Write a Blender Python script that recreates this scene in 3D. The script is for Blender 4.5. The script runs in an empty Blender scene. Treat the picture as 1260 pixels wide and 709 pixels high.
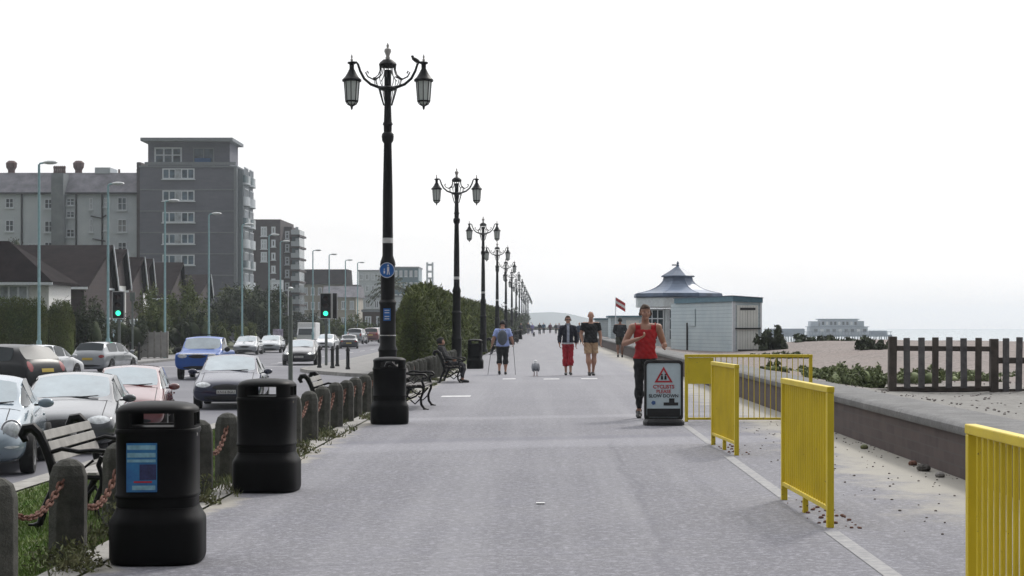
import bpy, bmesh, math, random
import numpy as np
from mathutils import Vector, Matrix, Euler
from mathutils.bvhtree import BVHTree
random.seed(7); RNG = np.random.default_rng(11)
R = math.radians
scene = bpy.context.scene
COL = scene.collection
EYE, FPX = 1.48, 2100.0      # eye height in metres, focal length in photo pixels (1260 wide)
# ------------------------------------------------------------------ camera
cam_d = bpy.data.cameras.new('camera'); cam = bpy.data.objects.new('camera', cam_d); COL.objects.link(cam)
cam.location = (0, 0, EYE); cam.rotation_euler = (R(90), 0, 0)
cam_d.sensor_width = 36; cam_d.lens = 36*FPX/1260
cam_d.shift_x = -38/1260; cam_d.shift_y = 45.5/1260
cam_d.clip_start = 0.1; cam_d.clip_end = 20000
scene.camera = cam
# ------------------------------------------------------------------ light
SUN_EL, SUN_AZ = R(42), R(28)          # azimuth clockwise from +Y (ahead), towards the sea
world = bpy.data.worlds.new('World'); scene.world = world; world.use_nodes = True
nt = world.node_tree; nt.nodes.clear()
def nd(t, ty, **kw):
    n = t.nodes.new(ty)
    for k, v in kw.items(): setattr(n, k, v)
    return n
def mth(t, op, a, b=None, c=None, clamp=False):
    n = nd(t, 'ShaderNodeMath', operation=op); n.use_clamp = clamp
    for i, x in enumerate((a, b, c)):
        if x is None: continue
        if hasattr(x, 'links'): t.links.new(x, n.inputs[i])
        else: n.inputs[i].default_value = x
    return n.outputs[0]
def mixc(t, fac, a, b, blend='MIX'):
    n = nd(t, 'ShaderNodeMix', data_type='RGBA', blend_type=blend)
    for s, x in ((0, fac), (6, a), (7, b)):
        if hasattr(x, 'links'): t.links.new(x, n.inputs[s])
        elif s == 0: n.inputs[0].default_value = x
        else: n.inputs[s].default_value = (*x[:3], 1)
    return n.outputs[2]
def mapr(t, v, a, b, c=0, d=1, smooth=False):
    n = nd(t, 'ShaderNodeMapRange')
    if smooth: n.interpolation_type = 'SMOOTHSTEP'
    t.links.new(v, n.inputs[0])
    for i, x in zip((1, 2, 3, 4), (a, b, c, d)): n.inputs[i].default_value = x
    return n.outputs[0]
def noise(t, vec, scale, detail=4, rough=.55, out=0):
    n = nd(t, 'ShaderNodeTexNoise'); n.inputs['Scale'].default_value = scale
    n.inputs['Detail'].default_value = detail; n.inputs['Roughness'].default_value = rough
    if vec is not None: t.links.new(vec, n.inputs['Vector'])
    return n.outputs[out]
sky = nd(nt, 'ShaderNodeTexSky', sky_type='NISHITA'); sky.sun_disc = False
sky.sun_elevation = SUN_EL; sky.sun_rotation = SUN_AZ; sky.dust_density = 3; sky.air_density = 1.2
tc = nd(nt, 'ShaderNodeTexCoord')
sep = nd(nt, 'ShaderNodeSeparateXYZ'); nt.links.new(tc.outputs['Generated'], sep.inputs[0])
ahead = mapr(nt, sep.outputs[1], -.8, .75, .20, 1.03, True)       # the veiled sun lies ahead: the cloud behind us is dimmer
zen = mapr(nt, sep.outputs[2], 0.2, .8, 1.0, 2.15)             # overcast sky is brightest overhead
mp = nd(nt, 'ShaderNodeMapping'); mp.inputs['Scale'].default_value = (1, 1, 5); nt.links.new(tc.outputs['Generated'], mp.inputs[0])
cl = mapr(nt, noise(nt, mp.outputs[0], 3.2, 5, .6), .35, .65, .94, 1.03)
gain = mth(nt, 'MULTIPLY', mth(nt, 'MULTIPLY', ahead, zen), cl)
cloud = nd(nt, 'ShaderNodeVectorMath', operation='SCALE'); cloud.inputs[0].default_value = (11.2, 11.2, 11.35)
nt.links.new(gain, cloud.inputs['Scale'])
wcol = mixc(nt, .88, sky.outputs[0], cloud.outputs[0])
bg = nd(nt, 'ShaderNodeBackground'); nt.links.new(wcol, bg.inputs[0]); bg.inputs[1].default_value = .1
wo = nd(nt, 'ShaderNodeOutputWorld'); nt.links.new(bg.outputs[0], wo.inputs[0])
sd = bpy.data.lights.new('sun', 'SUN'); sd.energy = 1.8; sd.angle = R(9); sd.color = (1, .96, .9)
sun = bpy.data.objects.new('sun', sd); COL.objects.link(sun)
sv = Vector((math.sin(SUN_AZ)*math.cos(SUN_EL), math.cos(SUN_AZ)*math.cos(SUN_EL), math.sin(SUN_EL)))
sun.rotation_euler = sv.to_track_quat('Z', 'Y').to_euler(); sun.location = (30, 40, 60)
scene.view_settings.view_transform = 'Standard'; scene.view_settings.look = 'None'
scene.view_settings.exposure = 0; scene.view_settings.gamma = 1
scene.cycles.max_bounces = 6; scene.cycles.diffuse_bounces = 2; scene.cycles.glossy_bounces = 3
scene.cycles.transparent_max_bounces = 8; scene.cycles.transmission_bounces = 4; scene.cycles.volume_bounces = 0
scene.cycles.use_adaptive_sampling = True

# ------------------------------------------------------------------ helpers
def at(px, py, D): return Vector(((px-668)*D/FPX, D, EYE-(py-400)*D/FPX))
def PX(px, D): return (px-668)*D/FPX
def PZ(py, D): return EYE-(py-400)*D/FPX
def tag(o, label=None, cat=None, group=None, kind=None):
    if label: o['label'] = label
    if cat: o['category'] = cat
    if group: o['group'] = group
    if kind: o['kind'] = kind
    return o
def thing(name, label, cat, loc=(0, 0, 0), rz=0, group=None):
    o = bpy.data.objects.new(name, None); COL.objects.link(o); o.location = loc; o.rotation_euler = (0, 0, rz)
    o.empty_display_size = .2
    return tag(o, label, cat, group)
KIDS = {}
def setpar(o, p):
    o.parent = p; KIDS.setdefault(p.name, []).append(o)
def copy_tree(o, parent=None):
    c = o.copy(); COL.objects.link(c)
    if parent is not None: setpar(c, parent)
    for ch in KIDS.get(o.name, []): copy_tree(ch, c)
    return c
class MB:
    def __init__(s): s.v = []; s.f = []; s.m = []
    def add(s, vs, fs, mi=0):
        b = len(s.v); s.v += [tuple(p) for p in vs]; s.f += [tuple(i+b for i in f) for f in fs]; s.m += [mi]*len(fs); return s
    def box(s, c, d, rz=0, mi=0, M=None):
        vs = [Vector((x*d[0]/2, y*d[1]/2, z*d[2]/2)) for x in (-1, 1) for y in (-1, 1) for z in (-1, 1)]
        T = Matrix.Translation(Vector(c)) @ (M if M else Matrix.Rotation(rz, 4, 'Z'))
        return s.add([T @ p for p in vs], [(0, 1, 3, 2), (4, 6, 7, 5), (0, 4, 5, 1), (2, 3, 7, 6), (0, 2, 6, 4), (1, 5, 7, 3)], mi)
    def b2(s, x0, x1, y0, y1, z0, z1, mi=0): return s.box(((x0+x1)/2, (y0+y1)/2, (z0+z1)/2), (x1-x0, y1-y0, z1-z0), 0, mi)
    def cyl(s, a, b, ra, rb=None, n=12, mi=0, cap=True):
        rb = ra if rb is None else rb
        a, b = Vector(a), Vector(b); q = (b-a).to_track_quat('Z', 'Y')
        vs = []
        for c, r in ((a, ra), (b, rb)):
            for i in range(n):
                t = 2*math.pi*i/n; vs.append(c+q @ Vector((r*math.cos(t), r*math.sin(t), 0)))
        fs = [(i, (i+1) % n, n+(i+1) % n, n+i) for i in range(n)]
        if cap: fs += [tuple(range(n-1, -1, -1)), tuple(range(n, 2*n))]
        return s.add(vs, fs, mi)
    def lathe(s, prof, n=24, c=(0, 0, 0), mi=0, p=2.0, cap=True, rot=0):
        vs = []
        for r, z in prof:
            for i in range(n):
                t = 2*math.pi*i/n+rot; ct, st = math.cos(t), math.sin(t)
                k = 1/((abs(ct)**p+abs(st)**p)**(1/p))
                vs.append((c[0]+r*k*ct, c[1]+r*k*st, c[2]+z))
        fs = []
        for j in range(len(prof)-1):
            for i in range(n): fs.append((j*n+i, j*n+(i+1) % n, (j+1)*n+(i+1) % n, (j+1)*n+i))
        if cap:
            fs.append(tuple(range(n-1, -1, -1))); L = (len(prof)-1)*n; fs.append(tuple(range(L, L+n)))
        return s.add(vs, fs, mi)
    def tube(s, pts, r, n=8, mi=0, flat=1.0):
        pts = [Vector(p) for p in pts]; rs = r if isinstance(r, (list, tuple)) else [r]*len(pts)
        vs = []; up = None
        for i, p in enumerate(pts):
            d = (pts[min(i+1, len(pts)-1)]-pts[max(i-1, 0)]).normalized()
            if up is None: up = Vector((0, 0, 1)) if abs(d.z) < .9 else Vector((0, 1, 0))
            sx = d.cross(up); sx = sx.normalized() if sx.length > 1e-5 else Vector((1, 0, 0)); u = sx.cross(d).normalized(); up = u
            for k in range(n):
                t = 2*math.pi*k/n; vs.append(p+sx*(rs[i]*math.cos(t))+u*(rs[i]*flat*math.sin(t)))
        fs = []
        for j in range(len(pts)-1):
            for k in range(n): fs.append((j*n+k, j*n+(k+1) % n, (j+1)*n+(k+1) % n, (j+1)*n+k))
        fs.append(tuple(range(n-1, -1, -1))); L = (len(pts)-1)*n; fs.append(tuple(range(L, L+n)))
        return s.add(vs, fs, mi)
    def ell(s, c, r, n=14, m=9, mi=0, M=None):
        vs = [Vector((0, 0, -1))]
        for j in range(1, m):
            a = -math.pi/2+math.pi*j/m
            for i in range(n):
                t = 2*math.pi*i/n; vs.append(Vector((math.cos(a)*math.cos(t), math.cos(a)*math.sin(t), math.sin(a))))
        vs.append(Vector((0, 0, 1)))
        out = []
        for p in vs:
            q = Vector((p.x*r[0], p.y*r[1], p.z*r[2]))
            if M: q = M @ q
            out.append(q+Vector(c))
        fs = [(0, 1+(i+1) % n, 1+i) for i in range(n)]
        for j in range(m-2):
            for i in range(n): a = 1+j*n; fs.append((a+i, a+(i+1) % n, a+n+(i+1) % n, a+n+i))
        a = 1+(m-2)*n; fs += [(a+i, a+(i+1) % n, a+n) for i in range(n)]
        return s.add(out, fs, mi)
    def prism(s, poly, vec, mi=0):
        vec = Vector(vec); n = len(poly); a = [Vector(p) for p in poly]
        return s.add(a+[p+vec for p in a], [tuple(range(n-1, -1, -1)), tuple(range(n, 2*n))]+[(i, (i+1) % n, n+(i+1) % n, n+i) for i in range(n)], mi)
    def build(s, name, mats, parent=None, smooth=False, bevel=0, loc=None):
        me = bpy.data.meshes.new(name); me.from_pydata(s.v, [], s.f)
        if not isinstance(mats, (list, tuple)): mats = [mats]
        for m in mats: me.materials.append(m)
        if len(mats) > 1: me.polygons.foreach_set('material_index', s.m)
        bm = bmesh.new(); bm.from_mesh(me); bmesh.ops.recalc_face_normals(bm, faces=bm.faces); bm.to_mesh(me); bm.free()
        if smooth:
            me.polygons.foreach_set('use_smooth', [True]*len(me.polygons))
            try: me.set_sharp_from_angle(angle=R(42))
            except Exception: pass
        o = bpy.data.objects.new(name, me); COL.objects.link(o)
        if parent is not None: setpar(o, parent)
        if loc is not None: o.location = loc
        if bevel:
            b = o.modifiers.new('bevel', 'BEVEL'); b.width = bevel; b.segments = 2; b.limit_method = 'ANGLE'; b.angle_limit = R(40)
        return o
def sheet(name, pts, fs, m, kind='structure', parent=None):
    mb = MB().add(pts, fs); o = mb.build(name, m, parent)
    if kind: o['kind'] = kind
    return o
def text_mesh(name, body, size, m, M, parent, depth=.002, bold=0):
    cu = bpy.data.curves.new(name, 'FONT'); cu.body = body; cu.size = size; cu.extrude = depth
    cu.align_x = 'CENTER'; cu.align_y = 'CENTER'; cu.offset = bold
    o = bpy.data.objects.new('tmp', cu); COL.objects.link(o)
    dg = bpy.context.evaluated_depsgraph_get(); me = bpy.data.meshes.new_from_object(o.evaluated_get(dg))
    COL.objects.unlink(o); bpy.data.objects.remove(o)
    me.name = name; me.materials.clear(); me.materials.append(m)
    t = bpy.data.objects.new(name, me); COL.objects.link(t); t.matrix_local = M
    if parent is not None: setpar(t, parent)
    return t

# ------------------------------------------------------------------ materials
MAT = {}
def mat(name, col, rough=.6, metal=0, var=.12, scale=8, bump=0, bscale=None, spec=.5, col2=None, coat=0, island=0, fine=0):
    if name in MAT: return MAT[name]
    m = bpy.data.materials.new(name); m.use_nodes = True; t = m.node_tree; b = t.nodes['Principled BSDF']
    co = nd(t, 'ShaderNodeTexCoord').outputs['Object']
    n1 = noise(t, co, scale, 5, .6)
    c2 = col2 if col2 else tuple(max(0, c*(1-var*1.6)) for c in col)
    c1 = tuple(c*(1+var) for c in col) if not col2 else col
    f = mapr(t, n1, .3, .7)
    c = mixc(t, f, c1, c2)
    if island:
        g = nd(t, 'ShaderNodeNewGeometry'); k = mapr(t, g.outputs['Random Per Island'], 0, 1, 1-island, 1+island)
        sc = nd(t, 'ShaderNodeVectorMath', operation='SCALE'); t.links.new(c, sc.inputs[0]); t.links.new(k, sc.inputs['Scale']); c = sc.outputs[0]
    if fine:
        k = mapr(t, noise(t, co, scale*14, 3, .7), .3, .7, 1-fine, 1+fine)
        sc = nd(t, 'ShaderNodeVectorMath', operation='SCALE'); t.links.new(c, sc.inputs[0]); t.links.new(k, sc.inputs['Scale']); c = sc.outputs[0]
    t.links.new(c, b.inputs['Base Color'])
    b.inputs['Roughness'].default_value = rough; b.inputs['Metallic'].default_value = metal
    b.inputs['Specular IOR Level'].default_value = spec; b.inputs['Coat Weight'].default_value = coat; b.inputs['Coat Roughness'].default_value = .04; b.inputs['Coat IOR'].default_value = 1.65
    if bump:
        bn = nd(t, 'ShaderNodeBump'); bn.inputs['Strength'].default_value = bump; bn.inputs['Distance'].default_value = .02
        t.links.new(noise(t, co, bscale or scale*6, 4, .65), bn.inputs['Height']); t.links.new(bn.outputs[0], b.inputs['Normal'])
    MAT[name] = m; return m
def emis(name, col, s):
    m = bpy.data.materials.new(name); m.use_nodes = True; b = m.node_tree.nodes['Principled BSDF']
    b.inputs['Base Color'].default_value = (*col, 1); b.inputs['Emission Color'].default_value = (*col, 1); b.inputs['Emission Strength'].default_value = s
    return m
iron = mat('black iron paint', (.004, .0038, .005), .5, var=.3, spec=.2)
plastic = mat('black bin plastic', (.003, .003, .0035), .5, var=.35, scale=5, spec=.12)
stone = mat('weathered grey stone', (.085, .083, .073), .95, var=.35, scale=9, bump=.6, col2=(.035, .036, .030), fine=.25)
rust = mat('rusty chain', (.20, .085, .055), .85, metal=.2, var=.5, scale=60, col2=(.09, .045, .035), bump=.4)
slat = mat('pale worn slat wood', (.28, .27, .25), .55, var=.2, scale=6)
slatd = mat('dark slat wood', (.045, .036, .032), .5, var=.3, scale=6)
yellow = mat('chipped yellow paint', (.68, .52, .013), .5, var=.08, scale=3, col2=(.56, .42, .010))
_t = yellow.node_tree; _b = _t.nodes['Principled BSDF']; _l = _b.inputs['Base Color'].links[0].from_socket; _co = nd(_t, 'ShaderNodeTexCoord').outputs['Object']
_s = nd(_t, 'ShaderNodeSeparateXYZ'); _t.links.new(_co, _s.inputs[0])
_n = mth(_t, 'ADD', noise(_t, _co, 26, 5, .75), mapr(_t, _s.outputs[2], .0, .22, .10, 0))
_t.links.new(mixc(_t, mapr(_t, _n, .66, .69), _l, (.09, .05, .03)), _b.inputs['Base Color'])
whitem = mat('white paint', (.75, .76, .76), .5, var=.06)
black = mat('black matt', (.012, .012, .013), .7)
chrome = mat('chrome', (.6, .6, .62), .2, metal=1)
glassd = mat('dark car glass', (.01, .02, .025), .06, var=.02, spec=.45)
tyre = mat('tyre rubber', (.015, .015, .015), .85)
rimm = mat('wheel alloy', (.32, .32, .33), .35, metal=.8)
grass_m = mat('grass blades', (.075, .16, .018), .8, var=.3, scale=2, island=.35, col2=(.13, .17, .035))
weed_m = mat('weed leaves', (.07, .10, .03), .8, var=.3, scale=4, island=.4, col2=(.12, .11, .05))
# ================================================================== SETTING
def nodemat(name):
    m = bpy.data.materials.new(name); m.use_nodes = True; t = m.node_tree; b = t.nodes['Principled BSDF']
    return m, t, b, nd(t, 'ShaderNodeTexCoord').outputs['Object']
def bumpin(t, b, h, s=.5, d=.01):
    bn = nd(t, 'ShaderNodeBump'); bn.inputs['Strength'].default_value = s; bn.inputs['Distance'].default_value = d
    t.links.new(h, bn.inputs['Height']); t.links.new(bn.outputs[0], b.inputs['Normal'])
# promenade: worn pale tarmac, a re-laid strip across at y 21.6, sand drifting in from the sea wall
m_prom, t, b, co = nodemat('promenade tarmac')
sx = nd(t, 'ShaderNodeSeparateXYZ'); t.links.new(co, sx.inputs[0]); X, Y = sx.outputs[0], sx.outputs[1]
big = noise(t, co, .35, 4, .6); mid = noise(t, co, 2.2, 5, .6); fin = noise(t, co, 48, 4, .9); fin2 = noise(t, co, 15, 4, .85)
c = mixc(t, mapr(t, big, .3, .7), (.158, .157, .172), (.212, .210, .224))
c = mixc(t, mapr(t, mid, .45, .75, 0, .5), c, (.20, .20, .235))
c = mixc(t, mapr(t, fin, .44, .56, 0, .62), c, (.075, .075, .095))
c = mixc(t, mapr(t, fin2, .5, .62, 0, .42), c, (.42, .42, .46))
yy = mth(t, 'ADD', Y, mth(t, 'MULTIPLY', mth(t, 'SUBTRACT', noise(t, co, .8, 2), .5), .5))
yy = mth(t, 'ADD', yy, mth(t, 'MULTIPLY', X, -.35))
def band(v, a, b_, e):
    return mth(t, 'MULTIPLY', mapr(t, v, a-e, a+e, 0, 1, True), mapr(t, v, b_-e, b_+e, 1, 0, True))
c = mixc(t, mth(t, 'MULTIPLY', band(yy, 22.0, 22.6, .15), .65), c, (.15, .15, .18))
c = mixc(t, mth(t, 'MULTIPLY', band(yy, 20.6, 21.9, .3), .2), c, (.40, .40, .44))
c = mixc(t, mth(t, 'MULTIPLY', band(yy, 27.1, 27.9, .25), .2), c, (.40, .40, .43))
c = mixc(t, mth(t, 'MULTIPLY', band(yy, 50.2, 52.2, .6), .35), c, (.20, .20, .23))
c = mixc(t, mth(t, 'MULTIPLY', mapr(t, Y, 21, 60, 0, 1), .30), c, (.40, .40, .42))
st_ = nd(t, 'ShaderNodeMapping'); st_.inputs['Scale'].default_value = (1.6, .05, 1); t.links.new(co, st_.inputs[0])
c = mixc(t, mapr(t, noise(t, st_.outputs[0], 1.0, 4, .6), .45, .7, 0, .28), c, (.34, .34, .36))
c = mixc(t, mapr(t, noise(t, co, .9, 6, .7), .56, .72, 0, .24), c, (.15, .15, .17))
vg = nd(t, 'ShaderNodeTexVoronoi'); vg.inputs['Scale'].default_value = 1.7; t.links.new(co, vg.inputs['Vector'])
c = mixc(t, mapr(t, vg.outputs['Distance'], .020, .040, .6, 0, True), c, (.11, .11, .12))
vg2 = nd(t, 'ShaderNodeTexVoronoi'); vg2.inputs['Scale'].default_value = 3.1; t.links.new(co, vg2.inputs['Vector'])
c = mixc(t, mapr(t, vg2.outputs['Distance'], .016, .034, .5, 0, True), c, (.46, .46, .48))
jy = mth(t, 'ABSOLUTE', mth(t, 'SUBTRACT', mth(t, 'FRACT', mth(t, 'DIVIDE', yy, 7.3)), .5))
c = mixc(t, mapr(t, jy, .0015, .006, .35, 0, True), c, (.12, .12, .14))
# wandering crack down the near slab
cr = mth(t, 'SUBTRACT', X, mth(t, 'ADD', mth(t, 'MULTIPLY', Y, .006), mth(t, 'MULTIPLY', mth(t, 'SUBTRACT', noise(t, co, .5, 3), .5), .55)))
cr = mth(t, 'ABSOLUTE', mth(t, 'SUBTRACT', cr, .72))
c = mixc(t, mth(t, 'MULTIPLY', mapr(t, cr, .010, .05, .28, 0, True), mapr(t, Y, 21, 22, 1, 0)), c, (.10, .10, .12))
# sand
sm = mth(t, 'ADD', mth(t, 'SUBTRACT', X, mth(t, 'MULTIPLY', mapr(t, Y, 16, 27, 0, 1, True), .0)), mth(t, 'MULTIPLY', mth(t, 'SUBTRACT', noise(t, co, 1.3, 5, .65), .5), 2.6))
sandf = mth(t, 'MULTIPLY', mapr(t, sm, 2.75, 3.55, 0, .9, True), mapr(t, Y, 11.5, 14.5, 0, 1, True))
sandc = mixc(t, noise(t, co, 60, 3), (.40, .38, .33), (.30, .285, .25))
c = mixc(t, sandf, c, sandc)
lf = mth(t, 'MULTIPLY', mapr(t, mth(t, 'ADD', X, mth(t, 'MULTIPLY', noise(t, co, 2.5, 4), .7)), -2.35, -2.15, .75, 0, True), mapr(t, Y, 60, 70, 1, 0))
c = mixc(t, lf, c, (.34, .32, .27))
t.links.new(c, b.inputs['Base Color']); b.inputs['Roughness'].default_value = .85; b.inputs['Specular IOR Level'].default_value = .3
bumpin(t, b, fin, .5, .006)
def sheet_xy(name, xs, ys, zf, m, kind='structure'):
    vs = [(x, y, zf(x, y)) for y in ys for x in xs]; n = len(xs)
    fs = [(j*n+i, j*n+i+1, (j+1)*n+i+1, (j+1)*n+i) for j in range(len(ys)-1) for i in range(n-1)]
    o = MB().add(vs, fs).build(name, m); o['kind'] = kind
    o.data.polygons.foreach_set('use_smooth', [True]*len(o.data.polygons)); return o
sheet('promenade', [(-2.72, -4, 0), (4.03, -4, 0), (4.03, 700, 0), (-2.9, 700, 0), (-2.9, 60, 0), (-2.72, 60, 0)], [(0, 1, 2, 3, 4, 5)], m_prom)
# painted marks
pm = mat('worn white road paint', (.34, .335, .33), .85, var=.2, scale=9, col2=(.20, .20, .21))
pm2 = mat('worn white dash paint', (.62, .62, .63), .8, var=.2, scale=10)
for (x0, x1, y0, y1) in ((2.0, 2.11, 6, 12.2), (2.02, 2.13, 14.6, 19.2), (2.04, 2.14, 21.2, 25.6)):
    sheet('painted_line', [(x0, y0, .004), (x1, y0, .004), (x1+.01, y1, .004), (x0+.01, y1, .004)], [(0, 1, 2, 3)], pm)
for (x0, x1, y0) in ((-2.1, -1.5, 35.0), (.02, .45, 46.3), (1.05, 1.5, 46.6), (-1.1, -.75, 46.4)):
    sheet('painted_dash', [(x0, y0, .004), (x1, y0+.15, .004), (x1, y0+.75, .004), (x0, y0+.6, .004)], [(0, 1, 2, 3)], pm2)
# verge between the promenade and the road
m_grass, t, b, co = nodemat('verge turf')
c = mixc(t, mapr(t, noise(t, co, 1.2, 5), .3, .7), (.055, .085, .022), (.10, .115, .04))
c = mixc(t, mapr(t, noise(t, co, 5, 5), .55, .75, 0, .6), c, (.17, .14, .09))
t.links.new(c, b.inputs['Base Color']); b.inputs['Roughness'].default_value = .95; bumpin(t, b, noise(t, co, 30, 4), .6, .03)
def zverge(x, y): return -.02 - .58*max(0, min(1, (-2.9-x)/3.6))
sheet_xy('verge', [-6.55, -5.5, -4.5, -3.5, -2.9, -2.72], [-4, 10, 30, 60, 74], zverge, m_grass)
conc = mat('pale concrete edging', (.30, .29, .27), .9, var=.2, scale=5, bump=.3)
sheet('kerb', [(-6.9, -4, -.58), (-6.55, -4, -.58), (-6.55, 74, -.58), (-6.9, 74, -.58), (-6.9, -4, -.80), (-6.9, 74, -.80)], [(0, 1, 2, 3), (4, 0, 3, 5)], conc)
sheet('edging_strip', [(-2.98, -4, .003), (-2.74, -4, .006), (-2.74, 60, .006), (-2.98, 60, .003)], [(0, 1, 2, 3)], conc)
# road
m_road, t, b, co = nodemat('road asphalt')
c = mixc(t, mapr(t, noise(t, co, .3, 4), .3, .7), (.105, .105, .125), (.16, .16, .18))
c = mixc(t, mapr(t, noise(t, co, 40, 3, .7), .35, .65, 0, .4), c, (.08, .08, .1))
t.links.new(c, b.inputs['Base Color']); b.inputs['Roughness'].default_value = .7
ZR = -.75
sheet('road', [(-24, -6, ZR), (-6.6, -6, ZR), (-6.6, 620, ZR), (-24, 620, ZR)], [(0, 1, 2, 3)], m_road)
pave = mat('pavement slabs', (.24, .235, .23), .9, var=.15, scale=1.5, fine=.12)
# near side build-out with its kerb
bo = [(-6.6, 72), (-8.4, 74), (-10.8, 79), (-11.5, 82), (-11.6, 92), (-11.9, 110), (-13.0, 150), (-16, 260), (-16, 620), (-3.0, 620), (-3.0, 74)]
sheet('pavement', [(x, y, -.6) for x, y in bo]+[(x, y, -.76) for x, y in bo], [tuple(range(len(bo)-1, -1, -1))]+[(i, i+1, len(bo)+i+1, len(bo)+i) for i in range(8)], pave)
sheet('kerb', [(x-dx, y, -.596) for dx in (0, .18) for x, y in ((bo[i][0]+.02, bo[i][1]) for i in range(9))]+[(bo[i][0]-.16, bo[i][1], -.78) for i in range(9)],
      [(i, i+1, 10+i, 9+i) for i in range(8)]+[(9+i, 10+i, 19+i, 18+i) for i in range(8)], conc)
sheet('pavement', [(-23, -6, -.62), (-26.2, -6, -.62), (-26.2, 620, -.62), (-23, 620, -.62), (-23, -6, -.77), (-23, 620, -.77)], [(0, 1, 2, 3), (4, 0, 3, 5)], pave)
for y0 in list(range(46, 300, 9)):
    sheet('lane_marking', [(-15.6, y0, ZR+.004), (-15.48, y0, ZR+.004), (-15.48, y0+4, ZR+.004), (-15.6, y0+4, ZR+.004)], [(0, 1, 2, 3)], pm2)
for k in range(6):
    sheet('crossing_marking', [(-12.3-k*1.6, 97, ZR+.005), (-11.9-k*1.6, 97, ZR+.005), (-11.9-k*1.6, 97.5, ZR+.005), (-12.3-k*1.6, 97.5, ZR+.005)], [(0, 1, 2, 3)], pm2)
sheet('stop_marking', [(-22.8, 91, ZR+.005), (-12, 91, ZR+.005), (-12, 91.4, ZR+.005), (-22.8, 91.4, ZR+.005)], [(0, 1, 2, 3)], pm2)
land = mat('garden ground', (.07, .08, .035), .95, var=.3, scale=.4, bump=.4)
sheet('ground', [(-900, -60, -.64), (-26.2, -60, -.64), (-26.2, 3300, -.64), (-900, 3300, -.64)], [(0, 1, 2, 3)], land)
sheet('ground', [(-16, 620, -.66), (4, 700, -.3), (4, 3300, -.66), (-27, 3300, -.66), (-27, 620, -.66)], [(0, 1, 2, 3, 4)], land)
sheet('ground', [(-900, -60, -.9), (60, -60, -.9), (60, -5.9, -.9), (-900, -5.9, -.9)], [(0, 1, 2, 3)], land)
# beach
m_beach, t, b, co = nodemat('shingle beach')
sx = nd(t, 'ShaderNodeSeparateXYZ'); t.links.new(co, sx.inputs[0])
vo = nd(t, 'ShaderNodeTexVoronoi'); vo.inputs['Scale'].default_value = 9; t.links.new(co, vo.inputs['Vector'])
hs = nd(t, 'ShaderNodeSeparateColor'); t.links.new(vo.outputs['Color'], hs.inputs[0])
peb = mixc(t, hs.outputs[0], (.10, .085, .078), (.32, .275, .255))
peb = mixc(t, mapr(t, noise(t, co, .5, 4), .35, .65), peb, (.235, .195, .178), 'MIX'); 
peb = mixc(t, mth(t, 'MULTIPLY', mapr(t, vo.outputs['Distance'], .3, .6), .4), peb, (.1, .08, .07))
sandb = mixc(t, mapr(t, noise(t, co, 7, 6, .7), .3, .7), (.24, .235, .22), (.14, .135, .125))
f = mapr(t, mth(t, 'ADD', sx.outputs[1], mth(t, 'MULTIPLY', mth(t, 'SUBTRACT', noise(t, co, .3, 3), .5), 12)), 28, 34, 0, 1)
t.links.new(mixc(t, f, sandb, peb), b.inputs['Base Color']); b.inputs['Roughness'].default_value = .9
bumpin(t, b, vo.outputs['Distance'], .8, .05)
def sst(a, b_, v): v = max(0, min(1, (v-a)/(b_-a))); return v*v*(3-2*v)
def zbeach(x, y):
    z = .37 + .15*sst(6.2, 4.7, x) + .36*sst(36, 70, y)*sst(8, 13, x)
    z += .04*math.sin(x*1.3+y*.31)*sst(6, 9, x)+.03*math.sin(x*.5-y*.17+1)
    z -= 1.5*sst(11, 22, x)*(sst(80, 105, y)*.55)
    if y > 85: z = min(z, z*(1-sst(10, 16, x))+(EYE-.0102*y-.25)*sst(10, 16, x))
    z -= 7.5*sst(45, 110, x)
    return z
xs = [4.55]+[5+.7*i for i in range(30)]+[27+3*i for i in range(12)]+[65, 75, 90, 115]
ys = [-6, 0, 5]+[8+1.5*i for i in range(60)]+[100+8*i for i in range(15)]+[240, 280, 340, 420, 520, 640, 800, 1000]
sheet_xy('beach', xs, ys, zbeach, m_beach)
m_sea, t, b, co = nodemat('sea water')
b.inputs['Base Color'].default_value = (.22, .28, .31, 1); b.inputs['Roughness'].default_value = .28
bumpin(t, b, noise(t, co, .25, 6, .7), .9, .6)
sheet('sea', [(20, -60, -6), (3300, -60, -6), (3300, 3300, -6), (5, 3300, -6), (5, 800, -6)], [(0, 1, 2, 3, 4)], m_sea)
# distant headland
hill = mat('distant wooded hill', (.05, .07, .06), .95, scale=.01)
mb = MB(); P = [(500+0, 398), (560, 394), (630, 388), (655, 385), (680, 384), (700, 386), (720, 391), (745, 396), (790, 399)]
D = 2900
row0 = [at(px, 401, D) for px, _ in P]; row1 = [at(px, py, D+200) for px, py in P]; row2 = [at(px, 403, D+390) for px, _ in P]
n = len(P); mb.add(row0+row1+row2, [(i, i+1, n+i+1, n+i) for i in range(n-1)]+[(n+i, n+i+1, 2*n+i+1, 2*n+i) for i in range(n-1)])
o = mb.build('hills', hill, smooth=True); o['kind'] = 'structure'
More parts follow.
